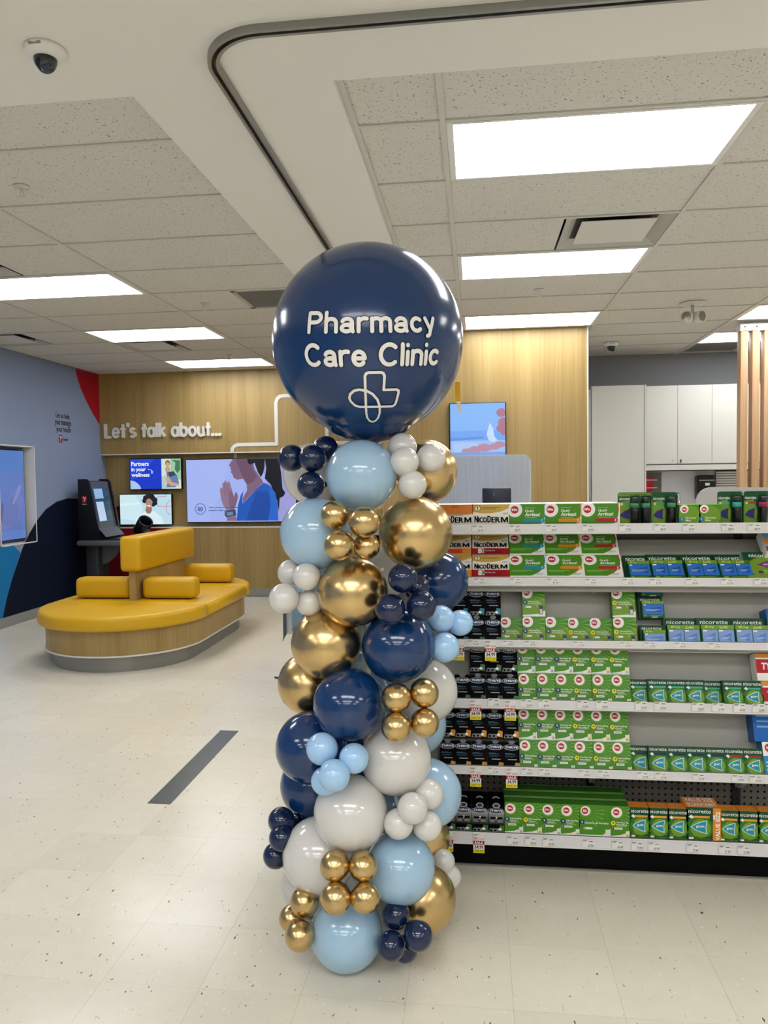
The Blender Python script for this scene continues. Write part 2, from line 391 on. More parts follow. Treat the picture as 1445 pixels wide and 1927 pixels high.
# ---- walls
NY0, NY1, NZ0, NZ1 = 7.28, 7.935, .838, 1.898              # niche for the portrait screen in the left wall
w = MB()
w.box(XL-.2, XL, YN, NY0, 0, CEIL+.2, M_lwall); w.box(XL-.2, XL, NY1, YB+.3, 0, CEIL+.2, M_lwall)
w.box(XL-.2, XL, NY0, NY1, 0, NZ0, M_lwall); w.box(XL-.2, XL, NY0, NY1, NZ1, CEIL+.2, M_lwall); w.box(XL-.2, XL-.14, NY0, NY1, NZ0, NZ1, M_lwall)
wl = struct(w.build('wall_left'))
fr = MB()                                                     # white reveal lining
for a in ((NY0, NY0+.012, NZ0, NZ1), (NY1-.012, NY1, NZ0, NZ1), (NY0, NY1, NZ0, NZ0+.012), (NY0, NY1, NZ1-.012, NZ1)): fr.box(XL-.14, XL+.006, *a, M_white)
fr.build('niche_lining', wl)
RZ0, RZ1 = .885, 1.853
def panel(y0, x0, x1, z0, z1, name, par, n):
    for k in range(n):
        a, b = x0+(x1-x0)*k/n, x0+(x1-x0)*(k+1)/n
        MB().box(a+.0006, b-.0006, y0, y0+.02, z0, z1, M_wood).build(name, par)
wb = struct(MB().box(XL, XW0+.2, YB+.13, YB+.3, 0, CEIL+.2, M_wood).build('wall_back'))
MB().box(XL, XW0, YB+.02, YB+.13, RZ1, CEIL+.2, M_wood).build('upper_fascia', wb)
MB().box(XL, XW0, YB+.02, YB+.13, 0, RZ0, M_wood).build('lower_fascia', wb)
panel(YB, XL, XW0, RZ1, CEIL+.1, 'oak_panel', wb, 3); panel(YB, XL, XW0, .1, RZ0, 'oak_panel', wb, 3)
MB().box(XL, XW0, YB-.004, YB+.13, RZ1-.012, RZ1, M_white).build('edge_trim', wb)
MB().box(XL, XW0, YB-.004, YB+.13, RZ0, RZ0+.012, M_white).build('edge_trim', wb)
wm = struct(MB().box(XW0, XW1-.03, YW+.02, YB+.3, 0, CEIL+.2, M_wood).build('wall_middle'))
panel(YW, XW0, XW1, .1, CEIL+.02, 'oak_panel', wm, 2)
MB().box(XW1-.006, XW1+.006, YW-.003, YW+.05, 0, CEIL, M_white).build('edge_trim', wm)
MB().box(XW1-.03, XW1, YW+.02, YB, 0, CEIL+.1, M_white).build('side_lining', wm)
struct(MB().box(XW1, XR+.2, YG, YG+.3, 0, CEIL+.2, M_gwall).build('wall_rear_grey'))
struct(MB().box(XR, XR+.2, YN, YG, 0, CEIL+.2, M_white).build('wall_right'))
struct(MB().box(XL-.2, XR+.2, YN-.2, YN, 0, CEIL+.3, M_white).build('wall_front'))
struct(MB().box(XL, XL+.012, YN, YB, 0, .105, M_basegrey).build('baseboard_left'))
struct(MB().box(XL+.012, XW0, YB-.012, YB, 0, .1, M_basegrey).build('baseboard_back'))
struct(MB().box(XW0, XW1, YW-.012, YW, 0, .1, M_basegrey).build('baseboard_middle'))
# ---- mural printed on the left wall: flat shapes on the paint
def wall_left_print(name, pts, m, parent, lift=.001):
    return MB().add([(XL+lift, a, b) for a, b in pts], [list(range(len(pts)))], m).build(name, parent)
mu_red, mu_nav, mu_blu = P('#a80f22', .5), mat('mural_navy', '#0a1428', .6, spec=.15), P('#1273ad', .5)
arcp = [(8.879, CEIL-.003)]+[(8.879+.55*(k/10)**1.55*1.0+.0, CEIL-.003-.64*(k/10)) for k in range(1, 11)]
wall_left_print('mural_red_arc', arcp+[(YB-.001, 2.25), (YB-.001, CEIL-.003)], mu_red, wl)
nav = [(7.267, .106)]+[(7.267+.1*k/4+.02*k, .106+.22*k) for k in range(1, 4)]
nav = [(7.27, .106), (7.35, .3), (7.46, .5), (7.66, .8), (7.80, .95), (7.95, 1.08), (8.12, 1.19), (8.35, 1.27), (8.6, 1.305), (8.85, 1.29), (9.1, 1.22), (9.3, 1.12), (9.449, 1.0), (9.449, .106)]
wall_left_print('mural_navy_disc', nav, mu_nav, wl, .0011)
wall_left_print('mural_blue_wedge', [(6.2, .106), (7.27, .106), (7.35, .3), (7.46, .5), (7.62, .748), (7.5, .835), (NY0-.02, .835), (NY0-.02, 1.2), (6.9, 1.7), (6.2, 1.9)], mu_blu, wl, .0006)
def yz_text(s, y0, z0, y1, z1, m, par, name, bold=.015):
    v, f = glyphs(s, bold); MB().add([(XL+.0015, y0+a*(y1-y0), z0+b*(z1-z0)) for a, b in v], f, m).build(name, par)
ink = P('#15161a')
yz_text('Let us help', 8.40, 2.236, 8.70, 2.315, ink, wl, 'mural_lettering'); yz_text('you manage', 8.375, 2.15, 8.735, 2.222, ink, wl, 'mural_lettering'); yz_text('your health', 8.40, 2.073, 8.725, 2.155, ink, wl, 'mural_lettering')
lg = MB(); lg.add([(XL+.0015, a, b) for a, b in ((8.45, 1.965), (8.52, 1.965), (8.52, 2.055), (8.45, 2.055))], [[0, 1, 2, 3]], P('#a4151f'))
for l in ([(8.462, 2.03), (8.475, 2.04), (8.487, 2.03), (8.484, 2.0), (8.486, 1.975)], [(8.487, 2.02), (8.5, 2.035), (8.508, 2.025), (8.495, 2.012), (8.487, 2.005)]):
    for q in stroke_polys(l, .007, .05): lg.add([(XL+.002, a, b) for a, b in q], [list(range(len(q)))], P('#efe9e6'))
lg.build('mural_emblem', wl); yz_text('Health', 8.53, 1.99, 8.65, 2.022, ink, wl, 'mural_lettering')
rd = MB(); pts = circle(-4.5, .5, .75, 40); pts = [(max(a, XL+.001), max(b, .101)) for a, b in pts]; pts = [(a, min(b, RZ0-.001)) for a, b in pts]
rd.add([(a, YB-.001, b) for a, b in pts], [list(range(len(pts)))], P('#7c0d1a', .5)); rd.build('mural_red_disc', wb)
rd = MB(); pts = [(a, b) for a, b in circle(-4.55, .78, .42, 40) if b > RZ0+.012]; rd.add([(max(a, XL+.001), YB+.129, b) for a, b in pts], [list(range(len(pts)))], P('#7c0d1a', .5)); rd.build('mural_red_cap', wb)
# ================================================================== CEILING FITTINGS
me_lens = MB().box(-LT/2+.04, LT/2-.04, -ST/2+.03, ST/2-.03, -.002, .004, M_lens).mesh('diffuser')
fm = MB()
for a in ((-LT/2+.013, LT/2-.013, -ST/2+.013, -ST/2+.03), (-LT/2+.013, LT/2-.013, ST/2-.03, ST/2-.013), (-LT/2+.013, -LT/2+.04, -ST/2+.03, ST/2-.03), (LT/2-.04, LT/2-.013, -ST/2+.03, ST/2-.03)): fm.box(*a, -.004, .02, M_lampframe)
me_frame = fm.mesh('frame')
me_can = MB().box(-LT/2+.013, LT/2-.013, -ST/2+.013, ST/2-.013, .02, .1, M_lampframe).mesh('housing')
def lamp(x, y, label):
    e = empty('ceiling_light', (x, y, CEIL)); tag(e, label, 'ceiling light', 'recessed ceiling light panels')
    obj('diffuser', me_lens, e); obj('frame', me_frame, e); obj('housing', me_can, e)
def cell(key, i, j):
    xs = XA[1:] if key == 'L' else XBAY
    return (xs[i]+xs[i+1])/2, GY+ST*(j+.5)
LAB = {('R',1,0): 'large lit ceiling panel nearest the camera, above the shelving on the right', ('R',1,3): 'lit ceiling panel beside the square vent, second back on the right',
 ('R',1,6): 'lit ceiling panel just above the nearer oak wall', ('L',1,3): 'lit ceiling panel at the left picture edge', ('L',1,6): 'lit ceiling panel midway between the two other left ones',
 ('L',1,9): 'farthest left lit ceiling panel, over the talk sign wall', ('R',3,6): 'lit ceiling panel cut by the right picture edge', ('R',3,8): 'lit ceiling panel behind the wooden slats'}
for (k, i, j) in sorted(LIGHTS):
    x, y = cell(k, i, j)
    lamp(x, y, LAB.get((k, i, j), 'lit ceiling panel out of the frame, along the room sides'))
for x in (-3.0, -.73, .49, 2.93):
    for y in (-.3, -2.13, -3.96): lamp(x, y, 'lit ceiling panel out of the frame, behind the camera')
def plaque(x, y, label, big=True):
    e = empty('air_vent', (x, y, CEIL)); tag(e, label, 'ceiling vent'); s = ST/2-.012
    v = MB(); dk = mat('vent_recess', '#3d3d3b', .7)
    v.add([(-s,-s,.003),(s,-s,.003),(s,s,.003),(-s,s,.003),(-s+.07,-s+.07,.045),(s-.07,-s+.07,.045),(s-.07,s-.07,.045),(-s+.07,s-.07,.045)], [[0,1,5,4],[1,2,6,5],[2,3,7,6],[3,0,4,7]], mat('vent_cone', '#b5b2aa', .5)); v.build('cone', e)
    MB().box(-s+.07, s-.07, -s+.07, s-.07, .045, .05, dk).build('throat', e)
    MB().box(-s+.09, s-.09, -s+.09, s-.09, .004, .008, mat('vent_plate', '#d2cfc8', .5)).build('plate', e)
    for a, b in ((-1, -1), (1, -1), (1, 1), (-1, 1)): MB().box(a*(s-.12)-.004, a*(s-.12)+.004, b*(s-.12)-.004, b*(s-.12)+.004, .008, .045, dk).build('spacer', e)
def grille(x, y, label):
    e = empty('return_grille', (x, y, CEIL)); tag(e, label, 'ceiling vent'); s = ST/2-.012
    v = MB()
    for a in ((-s, s, -s, -s+.035), (-s, s, s-.035, s), (-s, -s+.035, -s, s), (s-.035, s, -s, s)): v.box(*a, -.002, .004, mat('grille_frame', '#a7a59d', .5))
    v.build('frame', e)
    MB().box(-s+.03, s-.03, -s+.03, s-.03, .02, .025, mat('vent_recess', '#3d3d3b', .7)).build('throat', e)
    for k in range(18):
        y0 = -s+.045+k*(2*s-.09)/17; MB().box(-s+.035, s-.035, y0-.011, y0+.004, .002, .012, mat('grille_fin', '#7d7b74', .6)).build('fin', e)
plaque(.4918+.3048, GY+ST*2.5, 'square ceiling vent with hung plate between the right lights')
plaque(-3.3126, GY+ST*7.5, 'square ceiling vent between the two far left lights')
plaque(-4.5318, GY+ST*6.5, 'square ceiling vent close to the pale left wall')
plaque(-3.3126, GY+ST*2.5, 'square ceiling vent cut off at the left picture edge')
grille(-1.5, GY+ST*4.5, 'grey ceiling grille half hidden behind the big balloon')
grille(2.6254, GY+ST*9.5, 'grey ceiling grille over the white cabinets')
def sprinkler(x, y, label):
    e = empty('sprinkler', (x, y, CEIL)); tag(e, label, 'sprinkler')
    wm_ = mat('sprinkler_white', '#c9c6bf', .4)
    MB().lathe([(.036, .002), (.034, -.004), (.014, -.008), (.012, -.01)], wm_, 20).build('escutcheon', e)
    b = MB().lathe([(.009, -.008), (.009, -.022), (.006, -.024)], wm_, 12)
    b.box(-.011, -.008, -.002, .002, -.05, -.02, wm_); b.box(.008, .011, -.002, .002, -.05, -.02, wm_); b.build('yoke', e)
    MB().lathe([(.016, -.05), (.016, -.052), (.004, -.053)], wm_, 14).build('deflector', e)
sprinkler(-2.11, 3.42, 'small white sprinkler nearest the left picture edge'); sprinkler(-2.11, 5.87, 'small white sprinkler left of the big balloon')
sprinkler(-2.72, 8.29, 'tiny sprinkler beside the farthest left light panel'); sprinkler(.485, 5.87, 'small white sprinkler behind the second right light panel')
def dome(x, y, z, s, label, smoked):
    e = empty('dome_camera', (x, y, z)); tag(e, label, 'security camera')
    MB().lathe([(.062*s, 0), (.064*s, -.01*s), (.058*s, -.02*s), (.045*s, -.03*s), (.036*s, -.032*s)], mat('camera_shell', '#e2dfda', .35), 32).build('housing', e)
    MB().lathe([(.036*s, -.026*s)]+[(.036*s*math.cos(k*PI/16), -.03*s-.044*s*math.sin(k*PI/16)) for k in range(8)]+[(.001, -.074*s)], mat('smoked_dome', '#101214', .06, coat=.5), 28).build('dome', e)
    MB().lathe([(.014*s, 0), (.014*s, -.012*s)], mat('lens_glass', '#2b3550', .08), 16, Matrix.Translation((.012*s, -.026*s, -.062*s)) @ Matrix.Rotation(.9, 4, 'X')).build('lens', e)
    MB().rbox(-.02*s, .02*s, -.063*s, -.058*s, -.016*s, -.008*s, .001, mat('camera_print', '#8d8b87', .5), 2).build('maker_mark', e)
dome(-1.335, 2.318, CEIL-DZ, 1.0, 'white dome security camera on the plain ceiling, upper left', True)
dome(1.43, 8.337, CEIL, 1.2, 'dome security camera on the ceiling before the grey wall', True)
e = empty('emergency_light', (1.767, 6.54, CEIL)); tag(e, 'twin head white emergency spotlight on the ceiling', 'emergency light')
em = mat('emergency_white', '#cfccc4', .35)
MB().lathe([(.1, 0), (.1, -.008), (.085, -.018), (.03, -.022)], em, 28).build('canopy', e); MB().lathe([(.014, -.02), (.014, -.085), (.02, -.09)], em, 14).build('stem', e)
for sx in (-1, 1):
    mw = Matrix.Translation((.045*sx, -.02, -.118)) @ Matrix.Rotation(sx*.55, 4, 'Z') @ Matrix.Rotation(PI/2, 4, 'X')
    hd = MB().lathe([(.03, -.035), (.045, -.02), (.048, .03), (.042, .034)], em, 20, mw).build('lamp_head', e)
    MB().lathe([(.04, .0345), (.0, .036)], mat('lamp_reflector', '#8c877b', .2, .6), 20, mw, caps=False).build('reflector', hd)
# curved curtain track on the plain ceiling
tr = empty('curtain_track', (-.84, 2.3, CEIL-DZ)); tag(tr, 'curved metal track running under the plain ceiling above the balloons', 'ceiling track')
def path(off):
    R = .2-off; cx, cy = -.64, 2.5; p = [(-.855+off if 0 else cx-R-.015, 7.0)]
    p += [(cx-R-.015*(1-k/30), 7.0-4.5*k/30) for k in range(1, 30)]
    p += [(cx+R*math.cos(PI+PI/2*k/14), cy+R*math.sin(PI+PI/2*k/14)) for k in range(15)]
    p += [(cx+k*.3, cy-R) for k in range(1, 17)]; return p
def strip_(o0, o1, z0, z1, m, name):
    a, b = path(o0), path(o1); n = len(a); z = CEIL-DZ; v = []
    for zz in (z0, z1):
        v += [(p[0]+.84, p[1]-2.3, zz) for p in a]; v += [(p[0]+.84, p[1]-2.3, zz) for p in b]
    f = []
    for i in range(n-1):
        f += [[i, i+1, n+i+1, n+i], [2*n+i, 3*n+i, 3*n+i+1, 2*n+i+1], [i, 2*n+i, 2*n+i+1, i+1], [n+i, n+i+1, 3*n+i+1, 3*n+i]]
    MB().add(v, f, m).build(name, tr)
strip_(-.018, -.006, -.022, 0, mat('track_metal', '#9b9b98', .3, .9), 'outer_rail'); strip_(-.006, .008, -.008, 0, mat('track_slot', '#17171a', .5), 'slot'); strip_(.008, .020, -.022, 0, mat('track_metal', '#9b9b98', .3, .9), 'inner_rail')
# ================================================================== BALLOON COLUMN
BX, BY = -.372, 2.52
col = empty('balloon_column', (BX, BY, 0))
tag(col, 'tall balloon column in navy, gold, white and blue with printed top balloon', 'balloon column')
MB().lathe([(.17, 0), (.17, .012), (.16, .016), (.02, .02)], mat('base_plate', '#c8ccd2', .4), 32).build('base_plate', col)
MB().lathe([(.014, .01), (.014, 1.72)], mat('pole_white', '#d2d2d0', .4), 14).build('pole', col)
def balloon_mesh(R, m, seg=32, rings=18, pear=.06):
    b = MB(); prof = []
    for k in range(rings+1):
        a = -PI/2+PI*k/rings; r = R*math.cos(a); z = R*math.sin(a)
        if z < 0: q = -z/R; z *= 1+pear*q*q; r *= 1-pear*.7*q*q
        prof.append((max(r, .0008), z))
    b.lathe(prof, m, seg)
    z0 = prof[0][1]
    b.lathe([(.006, z0+.004), (.004, z0-.004), (.007, z0-.008), (.010, z0-.014)], m, 10)
    if pear == 0: b.lathe([(R*.455, -R*.888), (R*.40, -R*.95), (R*.28, -R*1.015), (R*.14, -R*1.065), (R*.06, -R*1.1), (.012, -R*1.16)], m, seg, caps=False)
    return b.mesh('balloon')
BM = {}
def balloon(name, x, y, r, D, m, label=None, outward=True):
    p = atd(x, y, D); R = r*D/FPX*(1-.5*(r/FPX)**2)
    key = (m.name, round(R, 3), name)
    if key not in BM: BM[key] = balloon_mesh(round(R, 3), m)
    o = obj(name, BM[key], col, p-Vector((BX, BY, 0)))
    d = p-Vector((BX, BY, p.z)); d.z = random.uniform(-.03, .03)
    if d.length < .02: d = Vector((0, -1, 0))
    o.rotation_euler = d.normalized().to_track_quat('Z', 'Y').to_euler()
    if label: o['label'] = label
    return o
big = [  # photo x, y, radius, distance, colour
 (680,894.5,67.5,2.36,M_sky),(801,887,60,2.60,M_gold),(590,892,58,2.66,M_whiteb),(595,1003.5,68,2.40,M_sky),(782,1003,69.5,2.38,M_gold),
 (824,1093,57.5,2.58,M_blueb),(664,1114,66.5,2.34,M_gold),(722,1075,52,2.62,M_whiteb),(614,1211,66.5,2.40,M_gold),(750,1215,70,2.36,M_blueb),
 (581,1286,58,2.56,M_gold),(657,1325,68,2.34,M_blueb),(801,1300,60,2.58,M_whiteb),(781,1362,59,2.70,M_sky),(586,1406,67.5,2.42,M_blueb),
 (745,1428,66.5,2.37,M_whiteb),(590,1477,62.5,2.54,M_blueb),(804,1493,64.5,2.47,M_sky),(742,1515,54,2.62,M_sky),(660,1529,70,2.33,M_whiteb),
 (601,1609,70,2.40,M_whiteb),(753,1633,65.5,2.36,M_sky),(790,1575,56,2.66,M_gold),(583,1664,55,2.62,M_whiteb),(794,1690,64,2.44,M_gold),(652,1754,68.5,2.34,M_sky),
 (668,960,56,2.68,M_gold),(735,1290,52,2.68,M_sky),(640,1260,50,2.66,M_sky),(670,1420,54,2.66,M_blueb),(690,1640,54,2.64,M_whiteb),(720,1730,54,2.62,M_whiteb),(600,1100,56,2.62,M_sky),(700,1180,50,2.66,M_sky)]
NAMES = {M_sky: 'pale blue balloon', M_gold: 'shiny gold balloon', M_whiteb: 'white balloon', M_blueb: 'deep blue balloon', M_navyb: 'small dark navy balloon', M_skys: 'small baby blue balloon'}
for x, y, r, D, m in big: balloon('balloon', x, y, r, D, m, NAMES[m])
small = {M_navyb: [(549,862,25.6,2.44),(588,862.5,26,2.38),(613,845,25,2.47),(585,913,26,2.38),(758,1088,28,2.24),(734,1146,29,2.22),(792.5,1140,28.5,2.24),(783,1106,25,2.33),
                   (529,1544,24.5,2.44),(531,1577,25,2.40),(519,1610,24,2.44),(560,1560,24,2.52),(745,1721,26,2.30),(736,1780,27,2.25),(787,1761,27.6,2.24),(762,1786,24,2.32)],
         M_whiteb: [(757,842,27.5,2.40),(761,869,28,2.32),(811,862,27.5,2.36),(776,912,27,2.32),(547,1078,25,2.42),(577,1085,26.5,2.34),(534,1126,28,2.34),(582,1134,25,2.38),
                    (805.6,1495,28.5,2.34),(776,1521,29,2.26),(750,1550,28,2.28),(804,1554,27.6,2.30),(833,1621,23,2.58),(846,1650,21.5,2.58)],
         M_gold: [(630,969.5,27.5,2.26),(685.5,982,30,2.22),(638,1026,29,2.22),(690,1028,25.5,2.27),(746,1313,28.2,2.25),(798,1304,28,2.27),(745,1368,28.2,2.23),(799,1360,27.6,2.25),
                  (630,1629,28,2.23),(683,1630,27.6,2.23),(632,1690,29.8,2.20),(687,1689,28.6,2.20),(573,1697,27,2.33),(549,1728,24,2.38),(564,1761,27.8,2.28)],
         M_skys: [(829,1165,26,2.40),(866,1172,24.5,2.42),(837,1218,27.8,2.36),(606,1409,30.5,2.27),(666,1427,28.4,2.24),(629,1459,30,2.20),(612,1470,27,2.28)]}
for m, L in small.items():
    for x, y, r, D in L: balloon('small_balloon', x, y, r, D, m, {M_whiteb: 'small white balloon', M_gold: 'small shiny gold balloon'}.get(m, NAMES[m]))
# the printed top balloon
tc = atd(692, 643.5, 2.45); TR = 181*2.45/FPX*.986
M_top = mat('topper_latex', '#0a3160', .19, coat=.25)
tb = obj('top_balloon', balloon_mesh(TR, M_top, 96, 64, 0), col, tc-Vector((BX, BY, 0))); tb['label'] = 'giant navy balloon printed with white lettering'
fz = (EYEP-tc).normalized(); fxx = Vector((0, 0, 1)).cross(fz).normalized(); fyy = fz.cross(fxx)
ca, sa = math.cos(-ROLL), math.sin(-ROLL)
def on_ball(u, v, lift=.0):
    lo, la = u/TR, v/TR
    d = fxx*(math.sin(lo)*math.cos(la))+fyy*math.sin(la)+fz*(math.cos(lo)*math.cos(la))
    return d*(TR+.0012+lift)
def ang(p): return math.asin(max(-.98, min(.98, p/181)))*TR
M_ink = P('#e9e6e2', .4); M_shade = P('#071226', .4)
def ball_word(word, pxl, pxr, pyb, pyt, name, t=.2):
    wd_, let = stroke_word(word, t); u0_, u1_ = ang(pxl-692)+.01, ang(pxr-692)-.01
    vb, vt = ang(643.5-pyb), ang(643.5-pyt); sx = (u1_-u0_)/wd_; sy = (vt-vb)
    tt = t*(vt-vb)*1.08
    fr_, sh = MB(), MB()
    for ch, lines in let:
        for l in lines:
            l = [(u0_+a*sx, vb+b*sy+.02*(((u0_+a*sx)/.2)**2)*.0) for a, b in l]
            for q in stroke_polys(l, tt, .012): fr_.add([on_ball(a, b, .0008+len(fr_.f)*2e-6) for a, b in q], [list(range(len(q)))], M_ink, True)
            for q in stroke_polys(l, tt+.005, .012): sh.add([on_ball(a, b, 0) for a, b in q], [list(range(len(q)))], M_shade, True)
    fr_.build(name, tb); sh.build('lettering_outline', tb)
ball_word('Pharmacy', 587, 811, 626, 595, 'lettering'); ball_word('Care Clinic', 581, 818, 681, 648, 'lettering')
lgp = []   # cross emblem in photo points relative to the balloon
def L_(pts): lgp.append([(ang(a-692), ang(643.5-b)) for a, b in pts])
L_([(686,755),(686,700)]+[(688,696),(692,694),(715,694),(719,696),(721,700)]+[(721,724),(746,724),(750,726),(751,730),(750,748),(748,752),(744,754),(672,754)]+[(662,751),(655,744),(653,738),(656,731),(664,725),(674,723)]+[(688,725),(700,731),(710,741),(716,753),(718,766)]+[(716,775),(710,781),(702,783),(694,781),(688,775),(686,766),(686,755)])
em_, es_ = MB(), MB()
for l in lgp:
    for q in stroke_polys(l, .0085, .012): em_.add([on_ball(a, b, .0008+len(em_.f)*2e-6) for a, b in q], [list(range(len(q)))], M_ink, True)
    for q in stroke_polys(l, .012, .012): es_.add([on_ball(a, b, 0) for a, b in q], [list(range(len(q)))], M_shade, True)
em_.build('cross_emblem', tb); es_.build('emblem_outline', tb)
# yellow tag with a white tail hanging behind the top balloon
p = atd(861, 736, 2.52)-Vector((BX, BY, 0))
rb = MB().box(-.009, .009, -.001, .001, -.034, .03, P('#e0a81c')).build('yellow_tag', col, p); MB().prism([(-.004, -.034), (.009, -.034), (.011, -.072), (.003, -.072)], -.0008, .0008, P('#e4d2c0')).build('paper_tail', rb)
# ================================================================== YELLOW BENCH
bx0, byf, byr, bR = -2.98, 6.2, 7.3, .715
def stadium(R, n=24, yf=byf, yr=byr):
    return [(R*math.cos(PI+PI*k/n), yf+R*math.sin(PI+PI*k/n)-6.75) for k in range(n+1)]+[(R*math.cos(PI*k/n), yr+R*math.sin(PI*k/n)-6.75) for k in range(n+1)]
be = empty('island_bench', (bx0, 6.75, 0)); tag(be, 'rounded yellow island bench with oak base and central backrest', 'bench')
MB().prism(stadium(.60), 0, .13, mat('bench_plinth', '#8b8a86', .35, .5), 2, True).build('plinth', be)
MB().prism(stadium(.655), .13, .34, M_wood, 2, True).build('base', be)
MB().prism(stadium(.662), .128, .14, mat('bench_edge', '#d8d5ce', .5), 2, True).build('edge_band', be)
def cushion(pts):
    b = bmesh.new(); v = [b.verts.new((x, y, .335)) for x, y in pts]; f = b.faces.new(v)
    r = bmesh.ops.extrude_face_region(b, geom=[f]); up = [q for q in r['geom'] if isinstance(q, bmesh.types.BMVert)]
    for q in up: q.co.z = .455
    bmesh.ops.recalc_face_normals(b, faces=b.faces[:])
    ed = [e_ for e_ in b.edges if abs(e_.verts[0].co.z-e_.verts[1].co.z) < 1e-5]
    bmesh.ops.bevel(b, geom=ed, offset=.035, segments=5, profile=.5, affect='EDGES')
    return MB().bm(b, M_yellow)
sp = stadium(bR); n = 25; ysf, ysr = byf-6.75-.002, byr-6.75+.002
cushion(sp[:n]).build('seat_cushion', be)
cushion([(bR, ysf+.008), (bR, ysr-.008), (-bR, ysr-.008), (-bR, ysf+.008)]).build('seat_cushion', be)
cushion(sp[n:]).build('seat_cushion', be)
MB().box(-.03, .03, 6.30-6.75, 7.42-6.75, .45, .72, M_wood).build('spine_panel', be)
MB().rbox(-.095, .095, 6.25-6.75, 7.56-6.75, .712, 1.02, .038, M_yellow, 5).build('backrest', be)
for x0, x1, y in ((-.575, -.06, 6.36), (.05, .535, 6.36), (.0, .515, 7.40), (-.575, -.06, 7.40)):
    o = MB().rbox(x0, x1, y-6.75, y-6.75+.17, .462, .645, .045, M_yellow, 5).build('bolster', be)
    MB().box(x0+.06, x1-.06, y-6.75+.04, y-6.75+.13, .452, .47, M_black).build('foot', o)
# ================================================================== SCREENS
def tv(name, label, x0, x1, z0, z1, y, fl_, depth=.05, bez=.012):
    e = empty(name, ((x0+x1)/2, y, z0)); tag(e, label, 'screen'); w2 = (x1-x0)/2; h = z1-z0
    MB().rbox(-w2, w2, 0, depth, 0, h, .006, M_bezel, 2).build('casing', e)
    mb = MB(); fl_.onto(mb, lambda a, b, l: (-w2+bez+a, -.0004-l, bez+b)); mb.build('display', e); return e
def zf(x0, y0, x1, y1): return lambda pts: [((x-x0)/(x1-x0), (y1-y)/(y1-y0)) for x, y in pts]
# big screen: woman with joined hands
w_, h_ = 1.46-.02, .822-.02
F = Flat(w_, h_); q = zf(632, 770, 1450, 1230); e1 = 1.0
F.rect(0, 0, 1, 1, S('#9fb0ee')).poly(q([(632,770),(960,770),(900,1000),(780,1230),(632,1230)]), S('#a3b4f0'))
F.poly(q([(1190,770),(1450,770),(1450,1230),(1300,1230)]), S('#9a9ad6'))
F.poly(q([(1225,770),(1330,770),(1345,880),(1352,990),(1372,1020),(1360,1045),(1330,1060),(1322,1160),(1312,1080),(1265,960),(1222,915),(1235,840)]), S('#0c0a12'))
F.poly(q([(985,770),(968,795),(955,817),(969,826),(966,840),(974,852),(969,866),(984,884),(988,906),(1018,922),(1060,914),(1086,955),(1088,1000),(1052,1060),(1056,1095),(1110,1040),(1165,985),(1212,945),(1185,900),(1150,850),(1130,770)]), S('#7d5f78'))
F.poly(q([(1000,770),(1030,830),(1060,905),(1062,915),(1090,955),(1140,935),(1165,900),(1130,840),(1120,770)]), S('#6b4d66'))
F.poly(q([(1095,770),(1225,770),(1223,820),(1212,872),(1194,905),(1172,870),(1148,800),(1120,812),(1098,800)]), S('#120f18'))
F.poly(q([(1082,978),(1060,1010),(1050,1065),(1054,1098),(1085,1068),(1160,990),(1215,945),(1262,968),(1298,1020),(1316,1110),(1316,1224),(1005,1224),(1018,1110),(1040,1035)]), S('#1d55b4'))
F.poly(q([(1160,1010),(1240,1010),(1280,1100),(1290,1224),(1080,1224),(1100,1150)]), S('#17479d'))
F.poly(q([(1252,970),(1298,1020),(1316,1110),(1316,1224),(1240,1224),(1262,1120)]), S('#2462c4'))
F.poly(q([(888,975),(884,1000),(892,1065),(906,1108),(935,1150),(985,1150),(1005,1100),(1020,1050),(1012,1015),(998,1012),(990,1050),(972,985),(958,935),(945,930),(940,950),(930,925),(920,928),(916,945),(906,940),(902,985)]), S('#8d7088'))
F.poly(q([(955,1000),(975,1010),(990,1050),(1000,1020),(1018,1030),(1008,1090),(985,1145),(960,1140),(948,1080)]), S('#7a5d76'))
for a in ((915, 945, 925, 1040), (935, 945, 944, 1040)): F.poly(q([(a[0],a[1]),(a[0]+4,a[1]),(a[2]+3,a[3]),(a[2],a[3])]), S('#6b4e68'))
F.poly(q([(918,1152),(998,1140),(1004,1185),(930,1200),(915,1180)]), S('#3d4a63')).poly(q([(930,1162),(975,1156),(980,1180),(934,1186)]), S('#6d86a8')).poly(q([(935,1200),(1002,1188),(1008,1224),(930,1224)]), S('#846681'))
F.ring(*q([(733, 1134)])[0], .052, .008, S('#4f86b4')); a, b = q([(711, 1148), (752, 1118)]); F.text('50', *a, *b, S('#1d3f74'), .03); a, b = q([(724, 1157), (744, 1150)]); F.text('SEC', *a, *b, S('#1d3f74'), .02)
a, b = q([(796, 1132), (1022, 1118)]); F.text('Take a minute to do some deep', *a, *b, S('#22427c'), .03); a, b = q([(796, 1154), (976, 1139)]); F.text('breathing while you wait', *a, *b, S('#22427c'), .03)
tv('wall_screen', 'large wall screen showing a woman in blue with joined hands', -3.722, -2.262, .951, 1.773, YB+.03, F, .06, .01)
